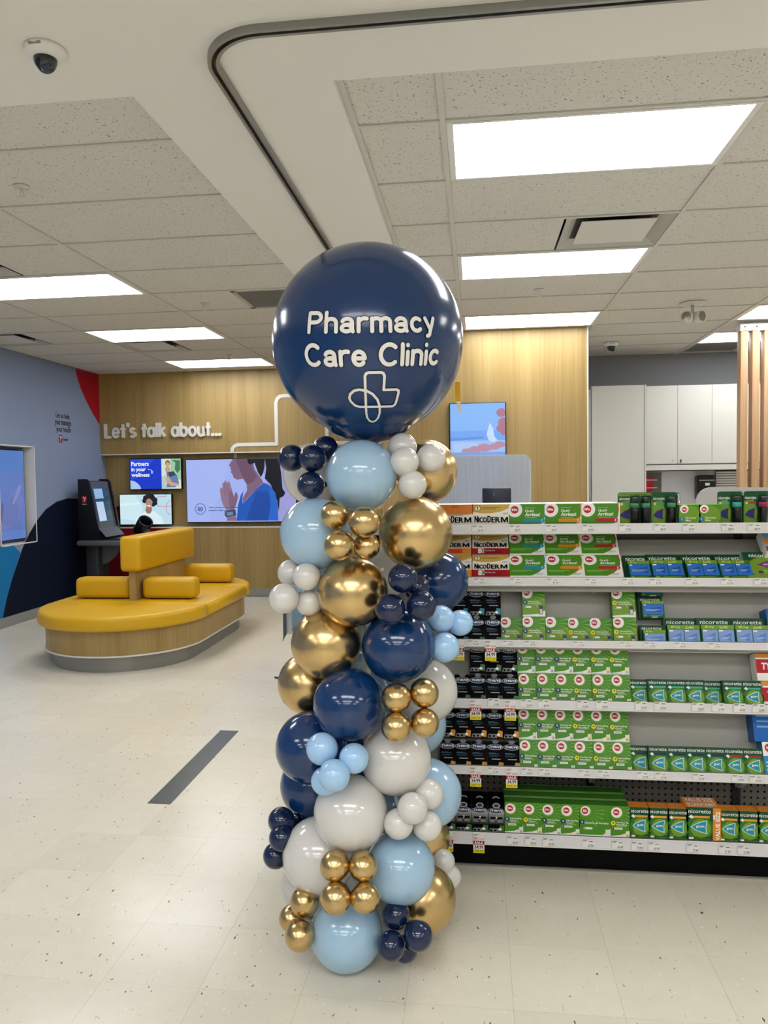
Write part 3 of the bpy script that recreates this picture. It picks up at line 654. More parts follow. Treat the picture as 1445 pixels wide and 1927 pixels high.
# small upper screen
w_, h_ = .708-.02, .409-.02
F = Flat(w_, h_); q = zf(234, 772, 615, 990)
F.rect(0, 0, 1, 1, S('#1436c6')).poly(q([(234,772),(420,772),(300,900),(234,930)]), S('#2447d8'))
F.poly([(0, 0), (.21, 0), (.19, .1), (.14, .2), (.08, .265), (0, .30)], S('#a9c4ec')).rect(.62, 0, 1, 1, S('#cfe0d4')).rect(.80, .3, 1, 1, S('#9cc7a4')).poly(q([(545,780),(575,800),(570,850),(590,880),(610,850),(610,785)]), S('#3f7d52'))
F.poly(q([(470,900),(500,890),(510,985),(470,988)]), S('#b4c9c8')).circ(*q([(518, 805)])[0], .048, S('#8c5f42'), ry=.06).circ(*q([(518, 815)])[0], .036, S('#d2a184'), ry=.048).circ(*q([(517, 850)])[0], .05, S('#c99b7c'), ry=.06)
F.poly(q([(505,870),(545,865),(585,890),(600,950),(570,980),(505,980),(515,930)]), S('#5f7fa6')).poly(q([(520,870),(560,862),(580,890),(530,905)]), S('#39414d')).poly(q([(500,905),(525,900),(545,940),(598,955),(600,968),(540,970),(505,940)]), S('#cda086'))
for s_, y0, y1, x1 in (('Partners', 822, 790, 376), ('in your', 868, 833, 352), ('wellness', 900, 872, 380)):
    a, b = q([(244, y0), (x1, y1)]); F.text(s_, *a, *b, S('#f4f7ff'), .025)
for l in ([(.355, .66), (.42, .63), (.45, .58), (.44, .52), (.42, .53), (.425, .6)],):
    for k in stroke_polys([(a_*w_, b_*h_) for a_, b_ in l], .007, .02): F.poly([(a_/w_, b_/h_) for a_, b_ in k], S('#cfe0ff'))
tv('wall_screen', 'small upper wall screen with blue wellness message', -4.483, -3.775, 1.384, 1.793, YB+.03, F, .05, .01)
# small lower screen
F = Flat(.719-.02, .408-.02); q = zf(158, 1024, 545, 1244)
F.rect(0, 0, 1, 1, S('#bcdcea')).poly([(0, .2), (.35, .1), (.45, .55), (.3, 1), (0, 1)], S('#cce8f0')).poly([(0, .62), (.4, .68), (.4, .74), (0, .70)], S('#dcf1f5'))
F.poly(q([(260,1244),(290,1185),(340,1150),(375,1145),(420,1150),(470,1190),(490,1244)]), S('#d9edf4')).poly(q([(348,1140),(360,1110),(395,1110),(400,1140),(385,1165),(362,1165)]), S('#9c6f5c'))
for a_, b_, r_ in ((355,1050,.055),(375,1040,.06),(400,1045,.06),(420,1065,.055),(422,1088,.045),(345,1070,.045),(410,1098,.04)): F.circ(*q([(a_, b_)])[0], r_, S('#15151b'))
F.circ(*q([(378, 1088)])[0], .062, S('#b0836c'), ry=.088).poly(q([(362,1100),(392,1104),(384,1114),(368,1110)]), S('#f3eeea')); 
for a_ in (366, 388): F.circ(*q([(a_, 1078)])[0], .008, S('#2a1c18'), 8)
for k in stroke_polys([(.995*.699, 1*.388), (.995*.699, .99*.388)], .001): pass
for l in ([(.90, 1), (.90, .92), (.75, .92), (.735, .90), (.735, .62), (.75, .60), (.995, .60)], [(.995, .30), (.94, .36), (.905, .46), (.90, .56), (.915, .66), (.95, .75), (.995, .80)]):
    for k in stroke_polys([(a_*.699, b_*.388) for a_, b_ in l], .0055, .03): F.poly([(a_/.699, b_/.388) for a_, b_ in k], S('#d0505e'))
tv('wall_screen', 'small lower wall screen with smiling person and red lines', -4.635, -3.916, .924, 1.332, YB+.03, F, .05, .01)
# screen on the nearer oak wall
F = Flat(.54-.02, .95-.02)
F.rect(0, 0, 1, 1, S('#6fa4ee')).rect(0, .72, 1, 1, S('#7fb3f4')).rect(0, .45, 1, .62, S('#9cbcf0')).poly([(0, .62), (.6, .64), (.6, .66), (0, .645)], S('#5b8ee0')).poly(rrect(.05, .5, .5, .6, .04), S('#a9c6f4'))
for c_ in ((.93, .90, .09), (.97, .80, .1), (.92, .74, .08), (.97, .70, .06)): F.poly([(min(a_, 1), b_) for a_, b_ in circle(c_[0], c_[1], c_[2], 20, c_[2]*.5)], S('#a8718a'))
F.poly([(.66, .68), (.72, .80), (.78, .74), (.80, .66), (.86, .62), (.78, .60), (.7, .62)], S('#c3d9fa'))
for c_ in ((.9, .575, .1), (.8, .555, .1), (.62, .545, .13), (.45, .525, .12), (.3, .51, .1)): F.poly([(min(a_, 1), b_) for a_, b_ in circle(c_[0], c_[1], c_[2], 20, c_[2]*.32)], S('#b58aa4'))
F.rect(0, 0, 1, .5, S('#7d9fdc'))
tv('wall_screen', 'portrait screen on the nearer oak wall showing hands on blue', -.25, .292, 1.252, 2.202, YW-.05, F, .045, .012)
# portrait screen in the niche of the left wall
e = empty('niche_screen', (XL-.12, (NY0+NY1)/2, NZ0+.04)); tag(e, 'portrait screen sunk in a white niche of the left wall', 'screen')
hw = .275; MB().rbox(-.015, .03, -hw, hw, 0, .98, .005, M_bezel, 2).build('casing', e)
F = Flat(2*hw-.024, .956); F.rect(0, 0, 1, 1, S('#5a74b4')).rect(0, .75, 1, 1, S('#4f76ba')).poly([(0, .1), (.3, .12), (.75, .2), (.95, .42), (.8, .6), (.5, .52), (.3, .35), (0, .4)], S('#6a76b4')).poly([(.05, .2), (.3, .16), (.7, .18), (.78, .35), (.6, .5), (.35, .42), (.2, .33)], S('#6470aa')).poly([(.1, .2), (.2, .2), (.28, .4), (.2, .42)], S('#4a5c98')).rect(0, 0, 1, .1, S('#5f7cc0')).poly([(.55, .4), (.62, .4), (.85, .55), (.9, .62), (.8, .6)], S('#7c88c2'))
mb = MB(); F.onto(mb, lambda a_, b_, l: (.0304+l, -hw+.012+a_, .012+b_)); mb.build('display', e)
# ---- raised letters and white outline on the back wall
sg = empty('wall_lettering', (-4.79, YB, 2.06)); tag(sg, "raised white letters reading Let's talk about on the oak wall", 'wall sign')
M_let = mat('sign_white', '#d6d3cc', .45)
tw, let = stroke_word("Let's tAlk About...", .22, .18)
sx = 1.545/tw; sz = .165
for ch, lines in let:
    mb = MB(); tt = .034; j_ = 0
    for l in lines:
        pts = [(a*sx+.018, b*sz+.012) for a, b in l]
        if ch == '.': mb.prism(circle(pts[0][0], .018, .022, 18), -.03, -.0006, M_let); continue
        for k in stroke_polys(pts, tt, .1, caps=False, ext=tt*.25): mb.prism(k, -.03-j_*6e-5, -.0006+j_*1e-6, M_let); j_ += 1
    mb.build('letter', sg)
cx = MB()
def seg(x, z): return (x, z)
line = [(-3.085, RZ1), (-3.08, 1.895), (-3.05, 1.93), (-3.005, 1.945), (-2.5, 1.945), (-2.5, 2.46), (-2.485, 2.51), (-2.45, 2.54), (-2.4, 2.55), (-1.95, 2.55), (-1.88, 2.53), (-1.85, 2.46), (-1.85, 1.945), (-1.35, 1.945), (-1.28, 1.92), (-1.26, RZ1)]
for j_, k in enumerate(stroke_polys(line, .045, .5)): cx.prism([(a, max(b, RZ1+.0005)) for a, b in k], YB-.006-j_*5e-5, YB-.0006, M_let)
tag(cx.build('cross_outline'), 'white line outline of a cross on the oak back wall', 'wall decoration')
cx = MB().box(-3.107, -3.063, YB+.126, YB+.1295, 1.774, RZ1-.013, M_let).build('outline_continuation', wb)
# ================================================================== HEALTH KIOSK
ki = empty('health_kiosk', (-4.55, 8.85, 0)); tag(ki, 'black health check kiosk with touch screen by the left wall', 'kiosk')
M_kg = mat('kiosk_grey', '#5b5d60', .4, .2); M_kd = mat('kiosk_dark', '#2c2d30', .45)
side = [(-.16, .80), (.10, .80), (.075, .98), (.03, 1.24), (-.02, 1.50), (-.05, 1.53), (-.16, 1.53)]
for y0 in (-.27, .25): MB().prism([(a, b) for a, b in side], y0, y0+.03, M_black, 1).build('side_panel', ki)
MB().prism([(-.15, .81), (.075, .81), (.05, .98), (.0, 1.24), (-.05, 1.50), (-.15, 1.51)], -.24, .25, M_kd, 1).build('cabinet', ki)
sl = MB(); fa = lambda t, y, l: (.055+(-.045-.055)*t+l, y, .955+(1.5-.955)*t)
sl.add([fa(0, -.235, .0), fa(0, .245, 0), fa(1, .245, 0), fa(1, -.235, 0)], [[0, 1, 2, 3]], M_kg); sl.build('fascia', ki)
sc_ = MB(); sc_.add([fa(.1, -.17, .004), fa(.1, .18, .004), fa(.86, .18, .004), fa(.86, -.17, .004)], [[0, 1, 2, 3]], S('#27475a'))
sc_.add([fa(.62, -.16, .006), fa(.62, .05, .006), fa(.84, .05, .006), fa(.84, -.16, .006)], [[0, 1, 2, 3]], S('#8fb2d6')); sc_.add([fa(.12, -.16, .006), fa(.12, .02, .006), fa(.55, .02, .006), fa(.55, -.16, .006)], [[0, 1, 2, 3]], S('#b5cdea')); sc_.build('touch_screen', ki)
MB().add([(.056, -.235, .955), (.056, .245, .955), (.16, .245, .835), (.16, -.235, .835)], [[0, 1, 2, 3]], M_kg).build('keypad_slope', ki)
MB().rbox(-.18, .36, -.31, .31, .735, .80, .02, M_kg, 3).build('tray', ki); MB().rbox(.0, .34, -.28, .28, .80, .812, .004, M_black, 2).build('tray_mat', ki)
MB().rbox(-.16, .0, -.14, .14, .0, .74, .02, M_kd, 3).build('pedestal', ki); MB().rbox(-.2, .25, -.22, .22, 0, .04, .015, M_kd, 3).build('base_plate', ki)
MB().prism([(0, .735), (.2, .735), (.19, .64), (.14, .57), (.05, .50), (0, .48)], -.03, .03, M_kg, 1).build('bracket', ki)
kb = MB(); kb.add([(a, -.2705, b) for a, b in ((-.11, 1.25), (-.055, 1.25), (-.055, 1.33), (-.11, 1.33))], [[0, 1, 2, 3]], P('#a4151f'))
for l in ([(-.1, 1.31), (-.09, 1.317), (-.083, 1.305), (-.083, 1.262)], [(-.083, 1.3), (-.07, 1.315), (-.064, 1.3), (-.082, 1.285)]):
    for k in stroke_polys(l, .007, .05): kb.add([(a, -.2712, b) for a, b in k], [list(range(len(k)))], P('#efe9e6'))
v, f = glyphs('health', .02); kb.add([(-.11+a*.055, -.2708, 1.225+b*.014) for a, b in v], f, P('#b9b9bb')); kb.build('emblem', ki)
cm = Matrix.Translation((.33, .35, 0))
sv = MB().lathe([(.085, -.11), (.095, -.10), (.095, .10), (.085, .11), (.07, .10), (.07, -.10)], M_black, 24, Matrix.Translation((.36, .35, .93)) @ Matrix.Rotation(.75, 4, 'Y') @ Matrix.Rotation(.5, 4, 'X'), caps=False).build('arm_cuff', ki)
MB().rbox(.29, .43, .30, .40, 0, .86, .01, M_kd, 2).build('cuff_stand', ki); MB().rbox(.37, .45, .29, .37, .84, .93, .015, M_kg, 3).build('cuff_cradle', ki)
#@@SHELF
# ================================================================== SHELVING
GX0, GX1, GYF, GYB = -.43, 2.0, 2.86, 3.14
go = empty('gondola_shelving', (.8, 3.0, 0)); tag(go, 'white store shelving unit stocked with small medicine cartons', 'shelving')
GO = Vector((.8, 3.0, 0))
def gpart(mb, name, par=None):
    mb.v = [(a-GO.x, b-GO.y, c-GO.z) for a, b, c in mb.v]; return mb.build(name, par or go)
gpart(MB().box(GX0, GX1, 2.895, 3.55, 0, .098, M_kick), 'kick_plate')
gpart(MB().box(GX0, GX1, 2.885, 2.896, 0, .006, mat('kick_edge', '#8a857c', .5)), 'kick_trim')
RAILS = [(1.319, 1.286), (1.120, 1.092), (.886, .861), (.660, .627), (.403, .372), (.147, .101)]   # top and bottom of each price rail
LEAN = [0, math.radians(46), math.radians(20), math.radians(20), math.radians(20), 0]
rails = []
NAMES_SH = ['top', 'second', 'third', 'fourth', 'fifth', 'bottom']
for i, (zt, zb) in enumerate(RAILS):
    r = MB(); r.box(GX0, GX1, GYF, GYF+.006, zb, zt, M_rail); r.box(GX0, GX1, GYF-.003, GYF+.008, zt-.004, zt, M_shelf); r.box(GX0, GX1, GYF-.003, GYF+.008, zb-.002, zb+.003, M_shelf)
    rails.append(gpart(r, 'price_rail'))
    rails[-1]['label'] = 'price rail of the %s shelf' % NAMES_SH[i]
    s = MB()
    if i == 0: s.box(GX0, GX1, GYF+.006, 3.44, zb-.006, zb+.0, M_shelf)
    elif i == 5: s.box(GX0, GX1, GYF+.006, 3.44, .098, .143, M_shelf)
    else:
        L = LEAN[i]; t = .055 if i > 1 else .035
        yk = GYF+.117; zk = zb-.041                              # sloping trough that carries the cartons, and its rear lip
        s.add([(GX0, GYF+.006, zb-.001), (GX1, GYF+.006, zb-.001), (GX1, yk, zk+.003), (GX0, yk, zk+.003)], [[0, 1, 2, 3]], M_shelf)
        s.box(GX0, GX1, yk-.003, yk+.003, zk, zk+.03, M_shelf); s.box(GX0, GX1, yk+.003, 3.13, zk+.02, zk+.025, M_shelf)
        y0 = GYF+.03+t*math.cos(L)+.004; zz = zb+.001; up = RAILS[i-1][1]-.045-zz
        run = min(up*math.tan(L), 3.125-y0); up = run/math.tan(L); dn = .03
        for o_ in (0, .004):
            f4 = [(GX0, y0-dn*math.tan(L)+o_, zz-dn), (GX1, y0-dn*math.tan(L)+o_, zz-dn), (GX1, y0+run+o_, zz+up), (GX0, y0+run+o_, zz+up)]
            s.add(f4, [[0, 1, 2, 3] if not o_ else [3, 2, 1, 0]], M_shelfback)
    gpart(s, 'shelf')
# brackets under the shelves and the peg back
for i in range(1, 5):
    zb = RAILS[i][1]
    for X in (GX0+.004, .452, 1.022, 1.63):
        for dx in (-.005, .005):
            b = MB(); b.prism([(GYF+.12, zb-.03), (3.135, zb-.03), (3.135, zb-.125), (3.08, zb-.11)], X+dx-.0012, X+dx+.0012, M_shelf, 0); gpart(b, 'bracket')
pg = MB(); hs = .0254; nx = int((GX1-GX0)/hs); r_ = .0048
for ix in range(nx):
    for iz in range(11):
        cx_, cz_ = GX0+hs*(ix+.5), .112+hs*(iz+.5); x0_, x1_, z0_, z1_ = cx_-hs/2, cx_+hs/2, cz_-hs/2, cz_+hs/2
        oc = [(cx_+r_*math.cos(PI/4*k+PI/8), cz_+r_*math.sin(PI/4*k+PI/8)) for k in range(8)]
        sq = [(x1_, cz_+r_*.4), (x1_, z1_), (cx_, z1_), (x0_, z1_), (x0_, cz_), (x0_, z0_), (cx_, z0_), (x1_, z0_)]
        sq = [(x1_, cz_), (x1_, z1_), (cx_, z1_), (x0_, z1_), (x0_, cz_), (x0_, z0_), (cx_, z0_), (x1_, z0_)]
        oc = [(cx_+r_*math.cos(PI/4*k), cz_+r_*math.sin(PI/4*k)) for k in range(8)]
        pg.add([(a, GYB, b) for a, b in oc+sq], [[k, 8+k, 8+(k+1) % 8, (k+1) % 8] for k in range(8)], M_peg)
gpart(pg, 'pegboard'); gpart(MB().box(GX0, GX1, GYB+.012, GYB+.02, 0, 1.28, M_black), 'peg_backing')
gpart(MB().box(GX0, GX1, GYB, GYB+.004, .392, 1.28, M_peg), 'back_panel')
for X in (GX0, .437, 1.007, 1.615):
    u = MB().box(X, X+.03, GYB-.012, GYB, .1, 1.28, M_dark)
    for k in range(22): u.box(X+.011, X+.019, GYB-.0125, GYB-.011, .13+k*.05, .16+k*.05, M_black)
    gpart(u, 'upright')
gpart(MB().box(GX0-.012, GX0, GYF+.01, 3.45, 0, 1.3, M_shelf), 'end_panel')
# ---- price tickets on the rails (sub-parts)
PT = {}
def ticket(i, pxx, price, sale=False):
    zt, zb = RAILS[i]; X = at(pxx, 1300, 1, GYF-.002).x; w = .042
    key = (price, sale)
    if key not in PT:
        f_ = Flat(w, .033 if not sale else .076); mb = MB()
        if not sale:
            mb.box(0, w, -.0006, 0, 0, .033, P('#e6e4e1')); f_.lines(.05, .74, .45, .97, 2, P('#55555a')).lines(.58, .70, .9, .86, 1, P('#55555a')).text(price, .5, .12, .95, .42, P('#2b2b30'), .0).rect(0, 0, 1, .03, P('#b98a8a'))
        else:
            mb.box(0, w, -.0006, 0, 0, .076, P('#e9e6e0')); f_.rect(0, 0, 1, .19, P('#e8d21f')).text('SAVE 7.00', .1, .05, .9, .15, P('#5c5410'), .01).rect(0, .43, 1, .62, P('#a3182a')).text('SALE', .12, .46, .88, .59, P('#f3e6e6'), .03).text(price, .12, .22, .9, .40, P('#1d1d20'), .02).lines(.05, .88, .5, .97, 2, P('#6c6c70')).lines(.05, .68, .45, .8, 2, P('#c46a6a')).text('41.99', .55, .68, .95, .76, P('#3a3a3e'), .0)
        f_.onto(mb, lambda a, b, l: (a, -.0006-l, b), .0001); PT[key] = mb.mesh('price_ticket')
    o = obj('price_ticket' if not sale else 'sale_ticket', PT[key], rails[i], (X-GO.x, GYF-.0035-GO.y, (zt-.004-.076 if sale else zb+.0035)-GO.z))
    if not sale and zt-zb < .033: o.scale = (1, 1, (zt-zb-.007)/.033)
    if sale: o['label'] = 'red and yellow sale ticket'
for a, b in ((891,'73.99'),(960,'38.99'),(1028,'38.99'),(1096,'38.99'),(1165,'77.99'),(1230,'48.99'),(1283,'34.99'),(1356,'48.99'),(1405,'48.99')): ticket(0, a, b)
for a in (893, 960, 1030, 1101, 1170, 1222, 1290, 1355, 1417): ticket(1, a, '47.99')
for a, b in ((881,'31.99'),(946,'16.99'),(987,'38.99'),(1078,'17.99'),(1165,'41.99'),(1211,'27.99'),(1268,'46.99'),(1332,'77.99')): ticket(2, a, b)
for a in (853, 913): ticket(2, a, '34.99', True)
for a, b in ((918,'31.99'),(980,'16.49'),(1012,'40.99'),(1085,'16.49'),(1122,'40.99'),(1195,'19.99'),(1231,'47.99'),(1302,'53.99'),(1340,'21.99'),(1380,'47.99'),(1416,'53.99')): ticket(3, a, b)
for a in (884, 949): ticket(3, a, '34.99', True)
for a, b in ((916,'31.99'),(980,'16.49'),(1013,'40.99'),(1088,'16.49'),(1124,'40.99'),(1198,'19.99'),(1233,'47.99'),(1304,'53.99'),(1378,'47.99'),(1412,'53.99')): ticket(4, a, b)
for a in (883, 951): ticket(4, a, '34.99', True)
for a, b in ((952,'40.99'),(986,'45.99'),(1020,'40.99'),(1095,'67.99'),(1151,'45.99'),(1188,'19.99'),(1220,'47.99'),(1293,'77.99'),(1354,'21.99'),(1390,'53.99')): ticket(5, a, b)
for a in (829, 888): ticket(5, a, '34.99', True)
# ---- cartons: body mesh and front print, shared between alike cartons
G1, G2, G3, RED, WH, NVY, YEL, ORG, TEAL = (P(c) for c in ('#4a8a22', '#366f18', '#93bd62', '#bd1f2d', '#efeee9', '#27326e', '#e6cf2a', '#e08a2a', '#2b93a5'))
DG, MG, LG_, GRY, SLV = (P(c) for c in ('#0f4a2b', '#35741f', '#729a2a', '#6b6c70', '#a9aaad')); BLK = mat('matt_black_carton', '#040405', .5, spec=.05)
CART = {}
def carton(key, w, h, t, faces, draw, body=None):
    mb = MB(); mb.box(-w/2, w/2, 0, t, 0, h, faces.get('front', WH), faces)
    if body: body(mb)
    f_ = Flat(w, h); draw(f_); pr = MB(); f_.onto(pr, lambda a, b, l: (a-w/2, -l, b), .00012)
    CART[key] = (mb.mesh('carton'), pr.mesh('front_print'), w, h, t)
def lifelogo(f, u, v, r):
    f.circ(u, v, r, WH).circ(u, v, r*.60, RED).text('life', u-r*.42, v-r*.28*f.w/f.h, u+r*.42, v+r*.32*f.w/f.h, WH, .03)
def d_gum(badge, word, mint=True, org=False):
    def d(f):
        f.poly([(0, 1), (1, 1), (1, .26), (.78, .15), (.5, .085), (0, .05)], G1)
        for k in range(9):
            a = math.radians(-62+k*16); c, s = math.cos(a), math.sin(a); R = .8; n = .022
            f.poly([(min(.34+c*.2, 1), .80+s*.2*f.w/f.h), (min(.34+math.cos(a-n)*R, 1), max(.12, min(1, .80+math.sin(a-n)*R*f.w/f.h))), (min(.34+math.cos(a+n)*R, 1), max(.12, min(1, .80+math.sin(a+n)*R*f.w/f.h)))], G3)
        if org: f.poly([(.5, .085), (.78, .15), (1, .26), (1, .275), (.78, .165), (.5, .10)], ORG)
        f.poly([(max(0, a), min(1, b)) for a, b in circle(.31, .815, .34, 26, .34*f.w/f.h)], LG_)
        f.poly([(max(0, a), min(1, b)) for a, b in circle(.31, .815, .28, 26, .28*f.w/f.h)], WH)
        f.circ(.29, .825, .165, RED).text('life', .18, .795, .40, .86, WH, .03)
        f.circ(.13, .47, .125, NVY if badge == '2' else YEL).text(badge, .08, .45, .18, .51, WH if badge == '2' else P('#4a4310'), .03)
        a = word.split(' ')
        if len(a) > 2: a = [' '.join(a[:2]), a[2]]
        f.text(a[0], .29, .475, .92, .525, WH, .02)
        if len(a) > 1: f.text(a[1], .29, .40, .62 if len(a[1]) < 5 else .85, .455, WH, .02)
        f.lines(.29, .355, .8, .39, 1, G3).pill(.08, .27, .62, .335, WH).circ(.14, .302, .05, P('#1d2b33') if mint else P('#2b6fa0')).lines(.24, .295, .56, .31, 1, G2, .8)
        f.rect(.78, .03, .97, .23, P('#e2e3dc') if badge == '2' else P('#e9e3a8')).rect(.82, .04, .93, .12, SLV).lines(.04, .01, .6, .035, 1, SLV)
    return d
gf = dict(front=WH, back=G2, left=G1, right=G1, top=G2, bottom=WH)
def flap(mb):                                                  # tuck flap edge and pale fold line on the carton top
    xs_ = [v[0] for v in mb.v]; zs_ = max(v[2] for v in mb.v); a, b = min(xs_), max(xs_)
    mb.box(a+.002, b-.002, .003, .0042, zs_, zs_+.0005, G3); mb.box(a+.001, b-.001, .044, .052, zs_, zs_+.0005, P('#1f5f1a')); mb.box(a+.001, b-.001, .0525, .0545, zs_, zs_+.0006, P('#b9d6a6'))
GH, GWd, GT = .1145, .0690, .045
carton('gum2', GWd, GH, GT, gf, d_gum('2', 'Nicotine Gum')); carton('gum4', GWd, GH, GT, gf, d_gum('4', 'Nicotine Gum'))
carton('gum2f', GWd, GH, GT, gf, d_gum('2', 'Gomme de nicotine', False)); carton('gum4f', GWd, GH, GT, gf, d_gum('4', 'Gomme de nicotine', False))
carton('gum2o', .0705, GH+.003, .06, gf, d_gum('2', 'Nicotine Gum', True, True), flap); carton('gum4o', .0705, GH+.003, .06, gf, d_gum('4', 'Gomme de nicotine', True, True), flap); carton('gum2b', .0690, GH+.003, .06, gf, d_gum('2', 'Nicotine Gum'), flap); carton('gum4b', .0690, GH+.003, .06, gf, d_gum('4', 'Nicotine Gum'), flap)
def d_wide(f):
    f.poly([(0, 1), (1, 1), (1, .28), (.75, .06), (0, .06)], G1).poly([(.75, .06), (1, .28), (1, .3), (.74, .08)], ORG).circ(.2, .83, .19, LG_).circ(.2, .83, .155, WH).circ(.18, .83, .105, RED).text('life', .12, .79, .24, .88, WH, .03)
    for k in range(7):
        a = math.radians(-55+k*15); f.poly([(.2+math.cos(a)*.17, .83+math.sin(a)*.17*f.w/f.h), (min(1, .2+math.cos(a-.02)*.6), max(.2, min(1, .83+math.sin(a-.02)*.6*f.w/f.h))), (min(1, .2+math.cos(a+.02)*.6), max(.2, min(1, .83+math.sin(a+.02)*.6*f.w/f.h)))], G3)
    f.circ(.09, .47, .075, NVY).text('2', .065, .44, .115, .51, WH, .03).text('Gomme de nicotine', .17, .42, .92, .49, WH, .02).pill(.14, .24, .42, .31, WH).circ(.18, .275, .03, ORG).rect(.83, .03, .97, .25, P('#e2e3dc'))
carton('gumwide', .1155, GH+.003, .06, gf, d_wide, flap)
def d_loz(badge):
    def d(f):
        f.poly([(0, 1), (1, 1), (1, .22), (.75, .1), (0, .05)], LG_).poly([(0, 1), (1, 1), (1, .62), (0, .55)], G1)
        for k in range(7):
            a = math.radians(-60+k*18); f.poly([(.3+math.cos(a)*.2, .82+math.sin(a)*.2*f.w/f.h), (min(1, .3+math.cos(a-.03)*.75), max(.15, min(1, .82+math.sin(a-.03)*.75*f.w/f.h))), (min(1, .3+math.cos(a+.03)*.75), max(.15, min(1, .82+math.sin(a+.03)*.75*f.w/f.h)))], G3)
        f.poly([(max(0, a), min(1, b)) for a, b in circle(.22, .83, .25, 24, .25*f.w/f.h)], WH); f.circ(.19, .84, .13, RED).text('life', .10, .81, .28, .88, WH, .03)
        f.circ(.11, .5, .10, NVY if badge == '2' else YEL).text(badge, .07, .475, .15, .535, WH if badge == '2' else P('#4a4310'), .03).text('Nicotine', .27, .50, .75, .545, WH, .02).text('Lozenges', .27, .425, .82, .475, WH, .02).pill(.1, .3, .4, .365, WH).circ(.15, .332, .03, P('#1d2b33')).rect(.74, .08, .9, .38, P('#3a3f5c')).rect(.76, .1, .88, .26, P('#c9d4b0'))
    return d
carton('loz2', .084, .108, .05, gf, d_loz('2')); carton('loz4', .084, .108, .05, gf, d_loz('4'))
def d_thrive(kind):
    def d(f):
        if kind == 'silver':
            for k in range(8): f.rect(0, .30+k*.06, 1, .37+k*.06, P('#%02x%02x%02x' % ((40+k*18,)*3)))
        f.circ(.5, .985, .2, GRY, ry=.12) if kind != 'silver' else f.circ(.5, .985, .24, SLV, ry=.17).circ(.5, .985, .17, P('#3b2426'), ry=.11)
        f.poly(circle(.48, .80, .50, 26, .105), SLV).poly(circle(.48, .805, .47, 26, .092), P('#1a3a63')).poly(circle(.5, .80, .44, 26, .06), P('#0f1f3a'))
        f.text('THRIVE', .07, .765, .88, .845, P('#e9ebee'), .02, shear=.25)
        if kind == 'silver': f.rect(.12, .50, .88, .57, BLK).text('7', .44, .485, .58, .585, WH, .03).lines(.1, .38, .42, .47, 3, SLV).lines(.55, .38, .92, .47, 3, SLV)
        else: f.rect(.08, .55, .5, .60, P('#17506b')).rect(.3, .545, .72, .58, P('#1a3d5a')).lines(.1, .46, .8, .52, 2, P('#3a3f46')).rect(.25, .37, .82, .40, P('#9fa1a4'))
        f.poly([(.02, .03), (.62, .03), (.66, .16), (.1, .16)], P('#7c7d80')).rect(.1, .05, .25, .12, BLK).rect(.35, .06, .5, .12, BLK)
        f.poly([(.66, .07), (.98, .05), (1, .27), (.72, .29)], {'silver': P('#3c6b3a'), 'mint': P('#3c6b4a'), 'aqua': P('#2a7a93'), 'fruit': P('#d08a2e')}[kind]).poly([(.60, .12), (.78, .08), (.85, .16), (.68, .19)], WH)
    return d
bk = dict(front=BLK, back=BLK, left=BLK, right=BLK, top=BLK, bottom=BLK)
for k in ('silver', 'mint', 'aqua', 'fruit'): carton('thrive_'+k, .0595, .106, .045 if k != 'silver' else .06, bk, d_thrive(k))
def d_quit(n, c):
    cc = P(c)
    def d(f):
        f.poly([(0, 1), (.93, 1), (.95, .75), (.93, .55), (.85, .35), (.72, .18), (.55, .06), (0, .06)], G1)
        f.poly([(.93, 1), (.96, 1), (.975, .75), (.95, .54), (.87, .34), (.74, .17), (.57, .055), (.55, .06), (.72, .18), (.85, .35), (.93, .55), (.95, .75)], cc)
        f.poly([(max(0, a), min(1, b)) for a, b in circle(.16, .80, .20, 26, .2*f.w/f.h)], WH).circ(.155, .80, .105, RED).text('life', .08, .76, .23, .85, WH, .03)
        f.text('Quit!', .43, .70, .66, .80, WH, .025).text('Arrêtez!', .43, .57, .83, .69, WH, .025).lines(.43, .84, .7, .88, 1, G3).lines(.43, .5, .75, .54, 1, G3).pill(.36, .36, .9, .48, cc).circ(.88, .42, .068, cc).text(n, *((.872, .375, .889, .465) if n == '1' else (.855, .375, .905, .465)), WH, .02).lines(.05, .2, .6, .32, 2, G3, .35).lines(.7, .08, .92, .18, 2, SLV, .4)
    return d
qf = dict(front=WH, back=WH, left=WH, right=WH, top=P('#e6dcd6'), bottom=P('#d8d4cc'))
for n, c in (('1', '#2b8fa5'), ('2', '#e08a2a'), ('3', '#b92330')): carton('quit'+n, .138, .106, .05, qf, d_quit(n, c))
GOLD_, CRM = P('#c9a54a'), P('#efebe2')
